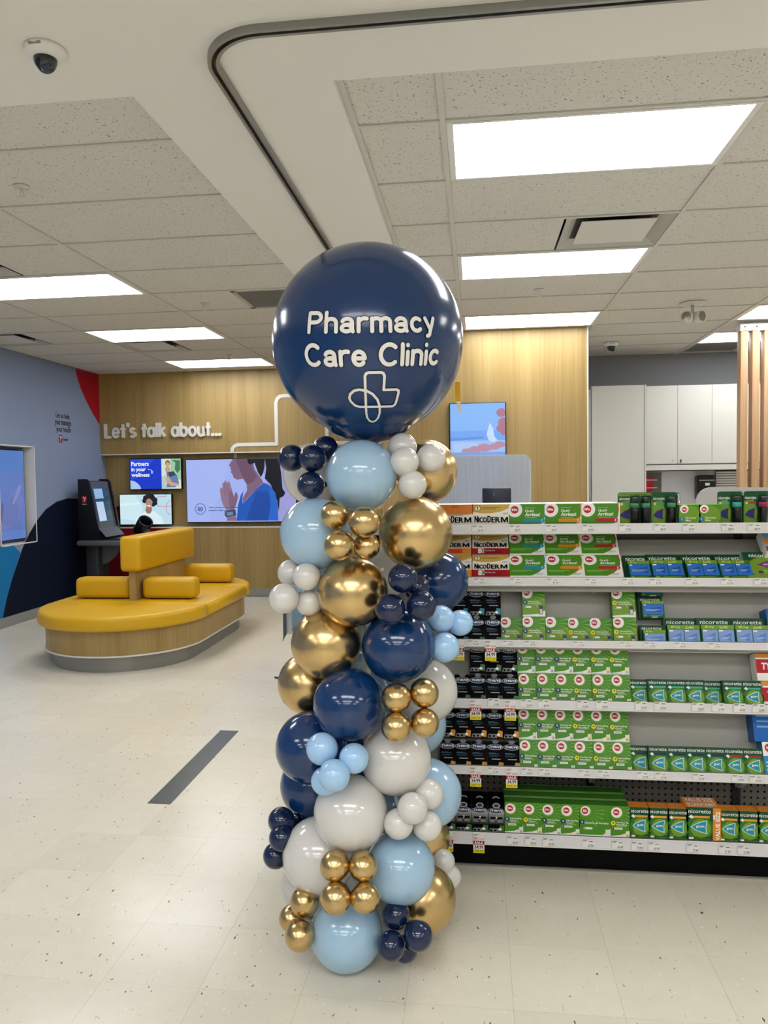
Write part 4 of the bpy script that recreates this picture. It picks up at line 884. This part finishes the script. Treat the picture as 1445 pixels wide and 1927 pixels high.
def d_derm(kind):
    def d(f):
        if kind == 'white': f.rect(0, .66, 1, 1, P('#d97a2b')).rect(0, 0, .12, 1, P('#27305c')).text('SIMPLE', .42, .88, .62, .95, P('#5a3410'), .0).lines(.25, .60, .9, .66, 2, P('#7a7a78'), .5)
        else:
            f.poly([(0, .74), (.25, .68), (.5, .68), (.75, .74), (1, .88), (1, 1), (0, 1)], GOLD_).circ(.14, .86, .085, P('#5d4a1e')).circ(.14, .86, .07, P('#efe2b8')).rect(.13, .78, .15, .94, P('#5d4a1e')).poly([(.10, .92), (.14, .86), (.18, .92), (.14, .89)], P('#5d4a1e')).lines(.26, .83, .75, .90, 2, P('#5d4a1e'), .4).text('24 H', .82, .64, .95, .71, P('#3a3a3a'), .0)
        for dx in (-.006, 0, .006):
            f.text('N', .06+dx, .36, .145+dx, .60, BLK, .012).text('ICO', .16+dx, .36, .385+dx, .55, BLK, .012).text('D', .405+dx, .36, .49+dx, .60, BLK, .012).text('ER', .51+dx, .36, .735+dx, .55, BLK, .012)
        f.poly([(.76, .36), (.80, .36), (.80, .47), (.845, .36), (.865, .36), (.91, .47), (.91, .36), (.95, .36), (.95, .55), (.905, .55), (.855, .44), (.805, .55), (.76, .55)], BLK)
        if kind == 'red': f.rect(0, .0, 1, .3, P('#a8141f')).rect(.2, .05, .8, .26, P('#8e0f1a')).rect(.16, .06, .32, .27, CRM).text('3', .25, .08, .31, .25, BLK, .03).text('STEP', .17, .13, .24, .18, BLK, .0).text('THE FINAL STEP', .34, .15, .62, .2, CRM, .0)
        elif kind == 'orange': f.rect(0, 0, 1, .3, ORG).rect(.2, .06, .75, .25, P('#c9402a'))
        else: f.rect(0, 0, 1, .05, P('#2b8fa5'))
    return d
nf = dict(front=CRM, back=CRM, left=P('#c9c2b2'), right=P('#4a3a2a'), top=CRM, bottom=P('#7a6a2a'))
for k in ('white', 'gold', 'red', 'orange'): carton('derm_'+k, .139, .106, .05, nf, d_derm(k))
def d_gumN(c, org=False):
    cc = P(c)
    def d(f):
        f.poly([(0, 0), (1, 0), (1, 1), (0, 1)], DG).poly(circle(.52, .40, .50, 26, .36), MG).poly(circle(.55, .38, .38, 24, .28), LG_)
        f.poly([(0, 0), (1, 0), (1, .17), (.6, .10), (.3, .12), (0, .2)], DG)
        f.text('nicorette', .08, .83, .92, .94, WH, .006).poly([(.08, .72), (.2, .66), (.3, .71), (.19, .78)], P('#e6ebe2')).rect(.27, .69, .88, .755, cc)
        f.poly([(.15, .42), (.3, .5), (.5, .575), (.8, .63), (.76, .42), (.78, .22), (.5, .27), (.3, .34)], P('#bfe0e2')).poly([(.2, .42), (.34, .49), (.52, .55), (.76, .60), (.725, .42), (.745, .25), (.5, .295), (.34, .35)], P('#2793a8'))
        f.text('gum', .37, .385, .68, .465, WH, .02).lines(.1, .13, .9, .19, 2, LG_, .4)
        if org: f.rect(.1, .06, .28, .115, WH).lines(.34, .06, .9, .09, 1, LG_)
        else: f.rect(.1, .03, .26, .07, WH)
    return d
def d_value(f):
    g = Flat(f.w*.77, f.h); d_gumN('#e89a3c', True)(g); f.items += g.items; f.k = g.k+1
    f.rect(.77, 0, 1, 1, ORG); v, fc = glyphs('VALUE SIZE', .03); f.k += 1
    f.items.append(([((.97-b*.12)*f.w, (.04+a*.86)*f.h) for a, b in v], fc, WH, f.k)); f.lines(.78, .5, .83, .95, 1, WH, .3)
ngf = dict(front=DG, back=DG, left=P('#0c3a22'), right=P('#0c3a22'), top=P('#10502f'), bottom=DG)
ogf = dict(front=DG, back=ORG, left=ORG, right=ORG, top=P('#d08030'), bottom=ORG)
carton('gumn_teal', .073, .101, .05, ngf, d_gumN('#3fae8c')); carton('gumn_navy', .073, .106, .05, ngf, d_gumN('#15284f')); carton('gumn_red', .073, .106, .05, ngf, d_gumN('#a3222a')); carton('gumn_org', .074, .118, .05, ogf, d_gumN('#e89a3c', True)); carton('gumn_value', .122, .126, .09, ogf, d_value)
def d_lozN(two=True):
    def d(f):
        f.rect(.10, .80, .93, .80, DG).text('nicorette', .22, .78, .92, .93, WH, .015)
    return d
def lozpack(key, w, h, two=True, pale=False, fr=.74):
    bl, bl2 = (P('#7f9fd6'), P('#5f86c8')) if pale else (P('#2f6fc4'), P('#1f55a8'))
    mb = MB(); mb.box(-w/2, w/2, .026, .05, 0, h, DG); mb.box(-w/2+.008, w/2, 0, .026, 0, h*fr, DG, dict(front=P('#11552f'), top=MG))
    f_ = Flat(w-.008, h*fr); f_.rect(0, .82, 1, 1, LG_).text('80 mg', .12, .85, .38, .96, P('#dff0a8'), .0)
    if two: f_.text('2x40', .55, .85, .8, .96, P('#dff0a8'), .0)
    for k in ((0, 1) if two else (0,)):
        a, b = (.03+k*.48, .49+k*.48) if two else (.05, .95)
        f_.rect(a, .18, b, .80, bl).poly([(a+.05, .48), (b-.06, .68), (b-.1, .30)], bl2).poly([(a+.02, .72), (a+.14, .72), (a+.14, .78), (a+.02, .78)], WH).lines(a+.1, .40, b-.12, .50, 2, P('#cfe0fa'), .4)
    f_.lines(.3, .08, .85, .14, 1, LG_, .5).rect(.06, .06, .2, .14, LG_).rect(.4, .0, .68, .04, WH)
    pr = MB(); f_.onto(pr, lambda a, b, l: (a-w/2+.008, -l, b), .00012)
    f2 = Flat(w, h); f2.text('nicorette', .10, .80, .9, .93, WH, .012); f2.onto(pr, lambda a, b, l: (a-w/2, .026-l, b), .00012)
    CART[key] = (mb.mesh('carton'), pr.mesh('front_print'), w, h, .05)
lozpack('lozn', .122, .138, fr=.64); lozpack('lozn_pale', .124, .115, True, True); lozpack('lozn_small', .088, .084, False); lozpack('lozn_card', .088, .134, False, fr=.64); lozpack('lozn_small_pale', .088, .084, False, True)
def d_inh(f):
    f.poly([(0, .0), (1, 0), (1, 1), (0, 1)], DG).poly(circle(.55, .42, .46, 26, .40), LG_).text('nicorette', .18, .80, .95, .93, WH, .015).poly([(.32, .52), (.6, .65), (.92, .74), (.88, .50), (.9, .32), (.6, .40)], P('#7d2a86')).text('inhaler', .5, .50, .82, .57, WH, .01).rect(0, 0, 1, .16, LG_).pill(.3, .2, .44, .3, P('#5f2a70')).lines(.46, .2, .9, .34, 2, G3, .4)
carton('inhaler', .128, .128, .05, dict(front=DG, back=DG, left=P('#b9c0b4'), right=DG, top=DG, bottom=LG_), d_inh)
def d_mist(f):
    f.rect(0, 0, 1, 1, G1).poly(circle(.5, .6, .5, 24, .36), LG_); f.poly([(max(0, a), min(1, b)) for a, b in circle(.24, .84, .2, 24, .2*f.w/f.h)], WH)
    f.circ(.24, .82, .12, RED).text('life', .16, .79, .32, .86, WH, .03).circ(.13, .46, .11, P('#2b83b8')).text('1', .12, .42, .142, .50, WH, .02).text('Nicotine', .3, .48, .78, .54, WH, .02).text('Mist', .3, .38, .55, .45, WH, .02).pill(.18, .22, .5, .31, WH).rect(.82, .05, .9, .3, P('#dfe2dc')).rect(.84, .3, .88, .38, SLV).poly([(.88, .0), (1, .05), (1, .2), (.9, .1)], WH)
carton('mist', .076, .098, .05, dict(front=G1, back=G1, left=G2, right=G2, top=LG_, bottom=G2), d_mist)
def d_ty(f): f.rect(0, 0, 1, 1, CRM).rect(0, .28, 1, .78, P('#b0182a')).text('TYLENOL', .12, .40, .95, .66, WH, .04, shear=.1).rect(0, .84, 1, 1, ORG).text('COMPLETE', .3, .14, .9, .24, P('#3a3a44'), .02)
carton('cold', .14, .10, .06, dict(front=CRM, back=CRM, left=CRM, right=P('#b0182a'), top=ORG, bottom=ORG), d_ty)
def d_bl(f): f.rect(0, 0, 1, 1, P('#2f86c4')).rect(0, .62, 1, 1, WH).circ(.3, .84, .2, RED).text('life', .18, .81, .42, .88, WH, .03).lines(.1, .2, .9, .5, 3, P('#bfe0f5'), .4)
carton('bluebox', .075, .13, .06, dict(front=WH, back=WH, left=P('#2a78b8'), right=P('#2a78b8'), top=WH, bottom=WH), d_bl)
carton('deepblue', .09, .145, .07, dict(front=P('#1a62b4'), back=P('#1a62b4'), left=P('#155394'), right=P('#155394'), top=P('#1a62b4'), bottom=P('#1a62b4')), lambda f: f.lines(.15, .3, .85, .7, 3, P('#7db2e6'), .3))
carton('kids', .10, .11, .05, dict(front=P('#6aa8d8'), back=WH, left=WH, right=WH, top=P('#a01f2c'), bottom=WH), lambda f: f.rect(0, .75, 1, 1, P('#8a1f38')).rect(0, .3, 1, .55, ORG).rect(0, 0, 1, .2, RED))
NM = {'gum': 'gum_carton', 'loz': 'lozenge_carton', 'thr': 'gum_carton', 'qui': 'patch_carton', 'der': 'patch_carton', 'inh': 'inhaler_carton', 'mis': 'mist_carton', 'col': 'cold_remedy_carton', 'blu': 'medicine_carton', 'dee': 'medicine_carton', 'kid': 'medicine_carton'}
DESC = {'gum2': 'green gum carton with navy 2', 'gum4': 'green gum carton with yellow 4', 'gum2f': 'green gum carton with navy 2', 'gum4f': 'green gum carton with yellow 4', 'gum2o': 'green gum carton with navy 2', 'gum4o': 'green gum carton with yellow 4', 'gum2b': 'green gum carton with navy 2', 'gum4b': 'green gum carton with yellow 4', 'gumwide': 'wide green gum carton with navy 2',
 'loz2': 'green lozenge carton with navy 2', 'loz4': 'green lozenge carton with yellow 4', 'quit1': 'green patch carton with teal band', 'quit2': 'green patch carton with orange band', 'quit3': 'green patch carton with red band', 'derm_white': 'white patch carton with orange top', 'derm_gold': 'white patch carton with gold top', 'derm_red': 'patch carton with red band', 'derm_orange': 'patch carton with orange band',
 'gumn_teal': 'dark green gum carton with teal fin', 'gumn_navy': 'dark green gum carton with navy tab', 'gumn_red': 'dark green gum carton with red tab', 'gumn_org': 'dark green gum carton with orange sides', 'gumn_value': 'wide gum carton with orange strip', 'lozn': 'dark green lozenge pack with blue fronts', 'lozn_pale': 'lozenge pack with pale blue fronts', 'lozn_small': 'small lozenge pack with blue front', 'lozn_card': 'narrow lozenge pack with blue front', 'lozn_small_pale': 'small lozenge pack with pale blue front', 'inhaler': 'green inhaler carton with purple fin', 'mist': 'bright green mist carton', 'cold': 'red and white cold remedy carton', 'bluebox': 'light blue and white medicine carton', 'deepblue': 'deep blue medicine carton', 'kids': 'blue, orange and red medicine carton',
 'thrive_silver': 'black and silver gum carton', 'thrive_mint': 'black gum carton', 'thrive_aqua': 'black gum carton with aqua corner', 'thrive_fruit': 'black gum carton with orange fruit corner'}
ORD = ['first', 'second', 'third', 'fourth', 'fifth', 'sixth', 'seventh', 'eighth', 'ninth', 'tenth', 'eleventh', 'twelfth', 'thirteenth', 'fourteenth', 'fifteenth', 'sixteenth', 'seventeenth', 'eighteenth']
def place(key, X, Y, Z, lean, label, group):
    me, pr, w, h, t = CART[key]
    o = obj(NM[key[:3]], me, None, (X, Y, Z), (-lean, 0, 0)); tag(o, label, 'carton', group); obj('front_print', pr, o); return o
def row(shelf, level, items, lean, Y0, Z0, lift=0, which=''):
    """items: (key, photo x of left edge, photo x of right edge, set back)"""
    n = 0
    for it in items:
        key, xa, xb = it[:3]; back = it[3] if len(it) > 3 else 0
        me, pr, w, h, t = CART[key]
        Y = Y0+lift*math.sin(lean); Z = Z0+lift*math.cos(lean)
        Y += back*math.cos(lean); Z -= back*math.sin(lean)
        ym = Y+h/2*math.sin(lean); zm = Z+h/2*math.cos(lean)
        py = px(Vector((.5, ym, zm)))[1]
        X = (at(xa, py, 1, ym).x+at(xb, py, 1, ym).x)/2
        place(key, X, Y, Z, lean, '%s, %s from left in the %s%s shelf' % (DESC[key], ORD[n], which, NAMES_SH[shelf]) if not which else '%s, %s from left in %s of %s shelf' % (DESC[key], ORD[n], which, NAMES_SH[shelf]), 'cartons on the %s shelf' % NAMES_SH[shelf]); n += 1
# top shelf: upright, three deep behind the two patch kinds
zt0 = RAILS[0][1]+.0005
for dk in range(3):
    for n, (k, a, b) in enumerate((('derm_white', 822, 889), ('derm_gold', 891, 957), ('quit1', 960, 1025), ('quit2', 1027, 1093), ('quit3', 1096, 1163))):
        X = (at(a, 965, 1, 2.885).x+at(b, 965, 1, 2.885).x)/2
        place(k, X, 2.878+dk*.055, zt0, 0, '%s, %s on the top shelf' % (DESC[k], ('front one of its row', 'second in its row', 'rearmost of its row')[dk]), 'patch cartons on the top shelf')
for n, (a, b) in enumerate(((1279, 1316), (1317, 1353))):
    X = (at(a, 965, 1, 2.885).x+at(b, 965, 1, 2.885).x)/2
    place('mist', X, 2.882, zt0, 0, 'bright green mist carton, %s of two on the top shelf' % ('left', 'right')[n], 'mist cartons')
# blister cards with black spray tubes
M_clear = mat('clear_blister', '#ffffff', .05, trans=1.0, ior=1.12)
M_tube = mat('spray_black', '#121214', .25); M_tcap = mat('spray_cap', '#2a2c30', .3)
def blister(xa, xb, two, tabc, label):
    X = (at(xa, 955, 1, 2.89).x+at(xb, 955, 1, 2.89).x)/2; w = at(xb, 955, 1, 2.89).x-at(xa, 955, 1, 2.89).x-.002; h = .144
    e = empty('spray_blister_pack', (X, 2.915, zt0)); tag(e, label, 'blister pack', 'spray packs on the top shelf')
    MB().prism(rrect(-w/2, 0, w/2, h, .008, 4), 0, .001, P('#14522c'), 1).build('card', e)
    f_ = Flat(w, h); f_.poly([(.02, .05), (.5, .03), (.55, .5), (.4, .8), (.02, .75)], LG_)
    if two: f_.rect(.02, .90, .98, .985, LG_).lines(.08, .92, .9, .965, 1, P('#4f7a20'))
    f_.text('nicorette', .05, .80, .5 if not two else .42, .875, WH, .012).circ(.12, .70, .045, P('#d9d6a0')).rect(.18, .68, .48 if not two else .36, .74, P(tabc)).poly([(.04, .40), (.2, .52), (.45 if not two else .36, .58), (.42 if not two else .34, .42), (.44 if not two else .35, .30), (.2, .34)], P('#332a78')).lines(.08, .1, .42, .22, 3, G3, .3)
    mb = MB(); f_.onto(mb, lambda a, b, l: (a-w/2, -l, b), .00012); mb.build('card_print', e)
    for cx_ in ((.5, .82) if two else (.73,)):
        x = -w/2+cx_*w; r = .0135
        tb_ = MB().lathe([(r, .012), (r, .085), (r*.9, .088)], M_tube, 18, Matrix.Translation((x, -.016, 0))).build('spray_tube', e)
        MB().lathe([(r*1.02, .088), (r*1.02, .104), (r*.98, .1045)], P(tabc), 18, Matrix.Translation((x, -.016, 0))).build('tube_band', tb_)
        MB().lathe([(r*.9, .1045), (r*.85, .122), (r*.6, .126)], M_tcap, 18, Matrix.Translation((x, -.016, 0))).build('cap', tb_)
        MB().rbox(x-.0185, x+.0185, -.034, -.0003, .004, .134, .008, M_clear, 3).build('blister', e)
blister(1164, 1228, True, '#4a9a6a', 'wide green card holding two black spray tubes')
blister(1229, 1278, False, '#4a9a6a', 'green single spray card beside the two mist cartons, on their left')
blister(1353, 1402, False, '#3fae9c', 'green single spray card with teal band right of mist cartons')
blister(1403, 1452, False, '#a33a5c', 'green single spray card with red band at the right edge')
# second shelf: sloping
L1 = LEAN[1]; Y1, Z1 = 2.872, RAILS[1][0]-.0
row(1, 0, [('derm_orange', 819, 887), ('derm_red', 889, 958), ('quit1', 960, 1027), ('quit2', 1029, 1098), ('quit3', 1100, 1169)], L1, Y1, Z1, 0, 'lower row')
row(1, 1, [('derm_orange', 820, 886), ('derm_red', 889, 956), ('quit1', 959, 1025), ('quit2', 1026, 1092), ('quit3', 1095, 1160)], L1, Y1, Z1, .108, 'upper row')
row(1, 0, [('lozn_card', 1181, 1219), ('lozn', 1219, 1286), ('lozn', 1287, 1349), ('lozn', 1350, 1411), ('inhaler', 1407, 1466)], L1, Y1, Z1-.006, 0, 'right part')
# third shelf
L2 = LEAN[2]; Y2, Z2 = 2.872, RAILS[2][1]+.001
row(2, 0, [('thrive_aqua', 852, 881, .0), ('thrive_mint', 882, 912), ('thrive_mint', 913, 943), ('loz2', 943, 983, .02), ('loz2', 984, 1026), ('loz2', 1027, 1070, .003), ('loz4', 1070, 1111, .02), ('loz4', 1112, 1153, .02), ('loz4', 1154, 1199), ('lozn_small_pale', 1203, 1257, -.004)], L2, Y2, Z2, 0, 'lower row')
row(2, 0, [('lozn_pale', 1254, 1316), ('lozn_pale', 1317, 1381, -.01), ('lozn_pale', 1382, 1445, -.01)], L2, Y2, Z2-.003, 0, 'right part')
row(2, 1, [('thrive_aqua', 852, 880), ('thrive_aqua', 881, 912), ('thrive_aqua', 913, 942), ('loz2', 983, 1025), ('loz4', 1150, 1196), ('lozn_small', 1199, 1254)], L2, Y2, Z2, .1095, 'upper row')
row(2, 2, [('lozn_small', 1196, 1250)], L2, Y2, Z2, .19, 'topmost row')
# fourth shelf
Y3, Z3 = 2.872, RAILS[3][0]-.021
row(3, 0, [('thrive_mint', 856, 884), ('thrive_mint', 885, 914), ('thrive_mint', 916, 945, .004), ('thrive_mint', 946, 975), ('gum2', 976, 1009, .008), ('gum2f', 1010, 1045), ('gum2f', 1046, 1080), ('gum4', 1081, 1114, .008), ('gum4', 1115, 1150), ('gum4', 1151, 1186), ('gumn_teal', 1186, 1220, .02), ('gumn_teal', 1221, 1256), ('gumn_teal', 1256, 1291), ('gumn_teal', 1291, 1325), ('gumn_teal', 1324, 1358, .025), ('gumn_teal', 1362, 1399), ('gumn_teal', 1398, 1436)], L2, Y3, Z3, 0, 'lower row')
row(3, 1, [('thrive_mint', 883, 913), ('thrive_mint', 914, 943, .004), ('thrive_mint', 944, 973), ('gum2', 973, 1007, .006), ('gum2f', 1008, 1042), ('gum2f', 1043, 1077), ('gum4', 1077, 1111, .006), ('gum4', 1112, 1147), ('gum4', 1147, 1182)], L2, Y3, Z3, .1155, 'upper row')
# fifth shelf
Y4, Z4 = 2.872, RAILS[4][0]-.021
row(4, 0, [('thrive_fruit', 829, 856), ('thrive_fruit', 857, 886), ('thrive_fruit', 887, 916), ('thrive_fruit', 918, 947, .003), ('thrive_fruit', 948, 978), ('gum2', 979, 1011), ('gum2f', 1012, 1046), ('gum2f', 1047, 1081), ('gum4f', 1081, 1116), ('gum4f', 1117, 1152), ('gum4', 1152, 1188), ('gumn_navy', 1188, 1220, .022), ('gumn_navy', 1222, 1257), ('gumn_navy', 1258, 1293), ('gumn_navy', 1293, 1329), ('gumn_navy', 1329, 1366), ('gumn_red', 1365, 1401), ('gumn_red', 1401, 1437)], L2, Y4, Z4, 0, 'lower row')
row(4, 1, [('thrive_fruit', 829, 856), ('thrive_fruit', 857, 886), ('thrive_fruit', 887, 915), ('thrive_fruit', 916, 946), ('thrive_fruit', 947, 976), ('gum2', 976, 1009), ('gum2f', 1010, 1044), ('gum2f', 1044, 1078), ('gum4f', 1077, 1113), ('gum4', 1112, 1147), ('gum4', 1147, 1183)], L2, Y4, Z4, .1155, 'upper row')
# bottom deck: upright and several deep
zd = .1435
for dk in range(3):
    yy = 2.868+dk*.0865
    for n, (k, a, b) in enumerate((('thrive_silver', 828, 857), ('thrive_silver', 858, 887), ('thrive_silver', 888, 918), ('thrive_silver', 919, 949), ('gum2b', 950, 984), ('gum4b', 985, 1019), ('gum2o', 1020, 1055), ('gum2o', 1056, 1090), ('gumwide', 1091, 1148), ('gum4o', 1149, 1185))):
        if dk == 2 and n < 4: continue
        X = (at(a, 1545, 1, 2.868).x+at(b, 1545, 1, 2.868).x)/2; me = CART[k]
        place(k, X, 2.868+dk*(me[4]+.002), zd, 0, '%s, %s from left in %s of bottom shelf' % (DESC[k], ORD[n], ('front row', 'second row', 'third row')[dk]), 'cartons on the bottom shelf')
for n, (k, a, b, bk_) in enumerate((('gumn_org', 1186, 1221, 0), ('gumn_org', 1222, 1257, 0), ('gumn_org', 1258, 1293, 0), ('gumn_value', 1294, 1353, 0), ('gumn_org', 1354, 1390, 0), ('gumn_org', 1391, 1427, 0), ('gumn_org', 1427, 1463, 0))):
    X = (at(a, 1550, 1, 2.868).x+at(b, 1550, 1, 2.868).x)/2
    o = place(k, X, 2.868, zd, 0, '%s, %s from left on right of bottom shelf' % (DESC[k], ORD[n]), 'cartons on the bottom shelf')
    if k == 'gumn_value':
        mb = MB(); w, h, t = CART[k][2:]
        for k2, s_ in enumerate(('ECONOFORMAT', 'VALUE SIZE')):
            v, f = glyphs(s_, .02); mb.add([(-w/2+.01+a_*(w-.02), .008+k2*.042+b_*.034, h+.0006) for a_, b_ in v], f, WH)
        mb.build('top_print', o)
# right end: neighbouring goods
row(1, 0, [('kids', 1436, 1490)], L1, Y1, Z1+.05, .06, 'right end')
row(2, 0, [('deepblue', 1449, 1490)], L2, Y2, Z2+.0, .0, 'right end')
row(3, 0, [('cold', 1440, 1505)], L2, Y3, Z3, 0, 'right end, low,'); row(3, 1, [('cold', 1428, 1493)], L2, Y3, Z3, .102, 'right end, high,')
row(4, 0, [('bluebox', 1439, 1476)], L2, Y4, Z4, 0, 'right end, low,'); row(4, 1, [('deepblue', 1418, 1462)], L2, Y4, Z4+.0, .131, 'right end, high,')
# ================================================================== BEHIND THE SHELVING
dk_ = empty('service_counter', (.25, 5.1, 0)); tag(dk_, 'service counter standing behind the shelving unit', 'counter')
MB().box(-.85, .75, -.3, .5, 0, 1.0, M_wood).build('body', dk_); MB().rbox(-.9, .8, -.35, .55, 1.0, 1.04, .008, M_white, 2).build('counter_top', dk_)
M_rib = mat('ribbed_acrylic', '#dfe3ea', .25, trans=.55, alpha=1.0)
pn = empty('ribbed_divider', (-.04, 5.5, 1.04)); tag(pn, 'ribbed translucent divider panel with rounded corner in front of the oak wall', 'divider')
hh = .61; wv = .43; pm = MB(); pm.prism(rrect(-wv, 0, wv, hh, .06, 6), 0, .004, M_rib, 1)
pm.build('sheet', pn)
n_ = 0; x = -wv+.008
rm = MB().prism([(-.0035, 0), (-.0025, -.003), (.0025, -.003), (.0035, 0)], 0, 1, M_rib, 2).mesh('rib')
while x < wv-.006:
    edge = min(x+wv, wv-x); drop = .06-math.sqrt(max(0, .06**2-(.06-edge)**2)) if edge < .06 else 0
    o = obj('rib', rm, pn, (x, 0, drop+.002)); o.scale = (1, 1, hh-2*drop-.004); x += .0105
tm = empty('card_terminal', (.13, 4.85, 1.04)); tag(tm, 'dark flat terminal screen standing behind the patch cartons', 'terminal')
MB().rbox(-.09, .09, -.012, .012, .12, .385, .008, mat('terminal_shell', '#1c2230', .3), 3).build('screen', tm); MB().rbox(-.02, .02, -.01, .02, .0, .14, .005, M_black, 2).build('stem', tm); MB().rbox(-.08, .08, -.06, .06, 0, .012, .004, M_black, 2).build('foot', tm)
sp_ = MB()
for k in stroke_polys([(-.02, .335), (-.022, .35), (-.017, .362), (-.012, .35), (-.014, .335)], .003, .05): sp_.add([(a, -.0126, b) for a, b in k], [list(range(len(k)))], P('#5d6675'))
sp_.build('back_mark', tm)
gp = empty('privacy_screen', (2.12, 6.5, 0)); tag(gp, 'grey privacy panel with rounded corner behind the spray packs', 'divider')
MB().prism([(-.33, .75)]+[(-.33+.12*(1-math.cos(PI/2*k/8)), 1.265+.12*math.sin(PI/2*k/8)) for k in range(9)]+[(.33, 1.375), (.33, .75)], -.012, .012, mat('grey_felt', '#a7a5a2', .8, vary=.02), 1).build('panel', gp)
MB().box(-.33, .33, -.35, .35, 0, .75, M_white).build('desk', gp)
# white cabinets on the grey wall
M_cab = mat('white_melamine', '#d3d3cd', .4); M_gap = mat('cabinet_gap', '#8f8f8a', .6)
tc_ = empty('tall_cabinet', (1.555, 8.9, 0)); tag(tc_, 'tall white cupboard left of the wall cabinets', 'cabinet')
MB().box(-.29, .29, -.28, .34, 0, 2.47, M_cab).build('body', tc_); MB().box(-.285, .272, -.30, -.281, .1, 2.465, M_cab).build('door', tc_); MB().box(.275, .29, -.305, -.28, 0, 2.47, M_cab).build('side_stile', tc_)
MB().box(-.32, -.295, -.29, .3, 0, 2.43, M_alu).build('edge_channel', tc_)
wc = empty('wall_cabinets', (2.75, 9.07, 1.6)); tag(wc, 'row of white wall cabinets on the grey wall', 'cabinet')
MB().box(-.84, 1.0, -.15, .17, 0, .885, M_gap).build('body', wc)
for k, (a, b) in enumerate(((1.91, 2.249), (2.249, 2.619), (2.619, 2.985), (2.985, 3.36), (3.36, 3.74))):
    d_ = MB().box(a-2.75+.002, b-2.75-.002, -.172, -.152, .012, .885, M_cab).build('door', wc)
    if k in (1, 3): MB().rbox(a-2.75+.03, a-2.75+.04, -.19, -.172, .02, .06, .003, M_black, 2).build('key', d_)
    else: MB().lathe([(.008, 0), (.008, .004)], M_alu, 10, Matrix.Translation((b-2.75-.05, -.172, .05)) @ Matrix.Rotation(PI/2, 4, 'X')).build('lock', d_)
MB().box(-.84, 1.0, -.165, .17, -.06, -.002, M_cab).build('light_valance', wc)
ct = empty('sink_counter', (2.75, 8.95, 0)); tag(ct, 'white sink counter under the wall cabinets', 'counter')
MB().box(-.84, 1.0, -.3, .29, 0, .9, M_cab).build('body', ct); MB().rbox(-.84, 1.0, -.33, .29, .9, .935, .006, M_white, 2).build('counter_top', ct)
MB().box(-.84, 1.0, .275, .295, .935, 1.53, mat('splash_white', '#d5d8dc', .35)).build('backsplash', ct)
tp = MB().tube([(-.47, .1, .935), (-.47, .1, 1.22)]+[(-.47, .1-.05+.05*math.cos(PI*k/8), 1.22+.06*math.sin(PI*k/8)) for k in range(1, 9)]+[(-.47, 0, 1.17)], .012, mat('chrome', '#c9ccd0', .12, 1.0), 10).build('tap', ct)
sc2 = empty('sharps_container', (1.99, 9.19, 1.3)); tag(sc2, 'red sharps container in a wire holder', 'container')
MB().rbox(-.05, .05, -.05, .02, .0, .16, .012, mat('sharps_red', '#c01428', .3), 3).build('tub', sc2); MB().box(-.09, .16, .022, .028, -.1, .22, mat('holder_plate', '#6e6a62', .5)).build('back_plate', sc2)
for z in (.04, .13): MB().tube([(-.06, .02, z), (-.06, -.06, z), (.09, -.06, z), (.09, .02, z)], .005, M_white, 6).build('wire', sc2)
td = empty('towel_dispenser', (2.615, 9.2, 1.19)); tag(td, 'black paper towel dispenser on the white splashback', 'dispenser')
MB().rbox(-.1, .1, -.14, .02, 0, .29, .03, M_black, 4).build('shell', td); MB().box(-.085, .085, -.143, -.139, .225, .235, SLV).build('seam', td); MB().rbox(-.02, .03, -.144, -.139, .17, .2, .004, WH, 2).build('mark', td)
lv = empty('white_louvre', (3.15, 9.2, 1.3)); tag(lv, 'white louvred shutter beside the black dispenser', 'shutter')
for k in range(8): MB().box(-.4, .5, -.02, .015, k*.028, k*.028+.021, M_cab).build('slat', lv)
MB().box(-.4, .5, .016, .022, -.005, .23, mat('louvre_back', '#5b5c60', .7)).build('backing', lv)
# oak slat screen
ss = empty('slat_screen', (2.95, 7.4, 0)); tag(ss, 'floor to ceiling screen of upright oak slats at the right edge', 'slat screen')
for k in range(9): MB().rbox(2.427+k*.1035-2.95, 2.492+k*.1035-2.95, 0, .10, .0, 2.835, .003, M_slat, 2).build('slat', ss)
hb = MB().box(2.42-2.95, 3.34-2.95, -.006, .11, 2.80, 2.86, M_white).build('top_bracket', ss)
for k in range(9): MB().lathe([(.007, 0), (.007, .003)], M_dark, 10, Matrix.Translation((2.46+k*.1035-2.95, -.006, 2.835)) @ Matrix.Rotation(PI/2, 4, 'X')).build('screw', hb)
# acrylic stand glimpsed behind the column
sd = empty('sanitizer_stand', (-1.2, 5.35, 0)); tag(sd, 'dark stand with clear tray of teal bottle behind the column, left side', 'stand')
MB().prism([(-.32, .19), (.28, .2), (.28, -.25)], 0, .012, M_dark, 2).build('foot_plate', sd); MB().rbox(-.03, .03, -.03, .03, .01, 1.0, .005, M_dark, 2).build('post', sd)
cl = MB(); ca_ = mat('clear_acrylic', '#a9b4c6', .08, alpha=.28)
for q_ in ((-.16, -.155, -.1, .1, .40, .66), (-.03, -.025, -.1, .1, .40, .66), (-.155, -.03, -.1, -.095, .40, .66), (-.16, -.025, -.1, .1, .395, .40)): cl.box(*q_, ca_)
cl.build('tray', sd)
MB().prism([(-.165, .58), (-.165, .38), (-.175, .34), (-.14, .40), (-.14, .58)], -.115, -.112, mat('steel_fin', '#4d5362', .3, .7), 1).build('fin', sd)
MB().rbox(-.12, -.035, -.06, .06, .44, .585, .015, mat('teal_bottle', '#1f8a98', .2), 3).build('bottle', sd)
MB().rbox(-.12, -.035, -.06, .06, .402, .439, .01, M_black, 2).build('bottle_base', sd)
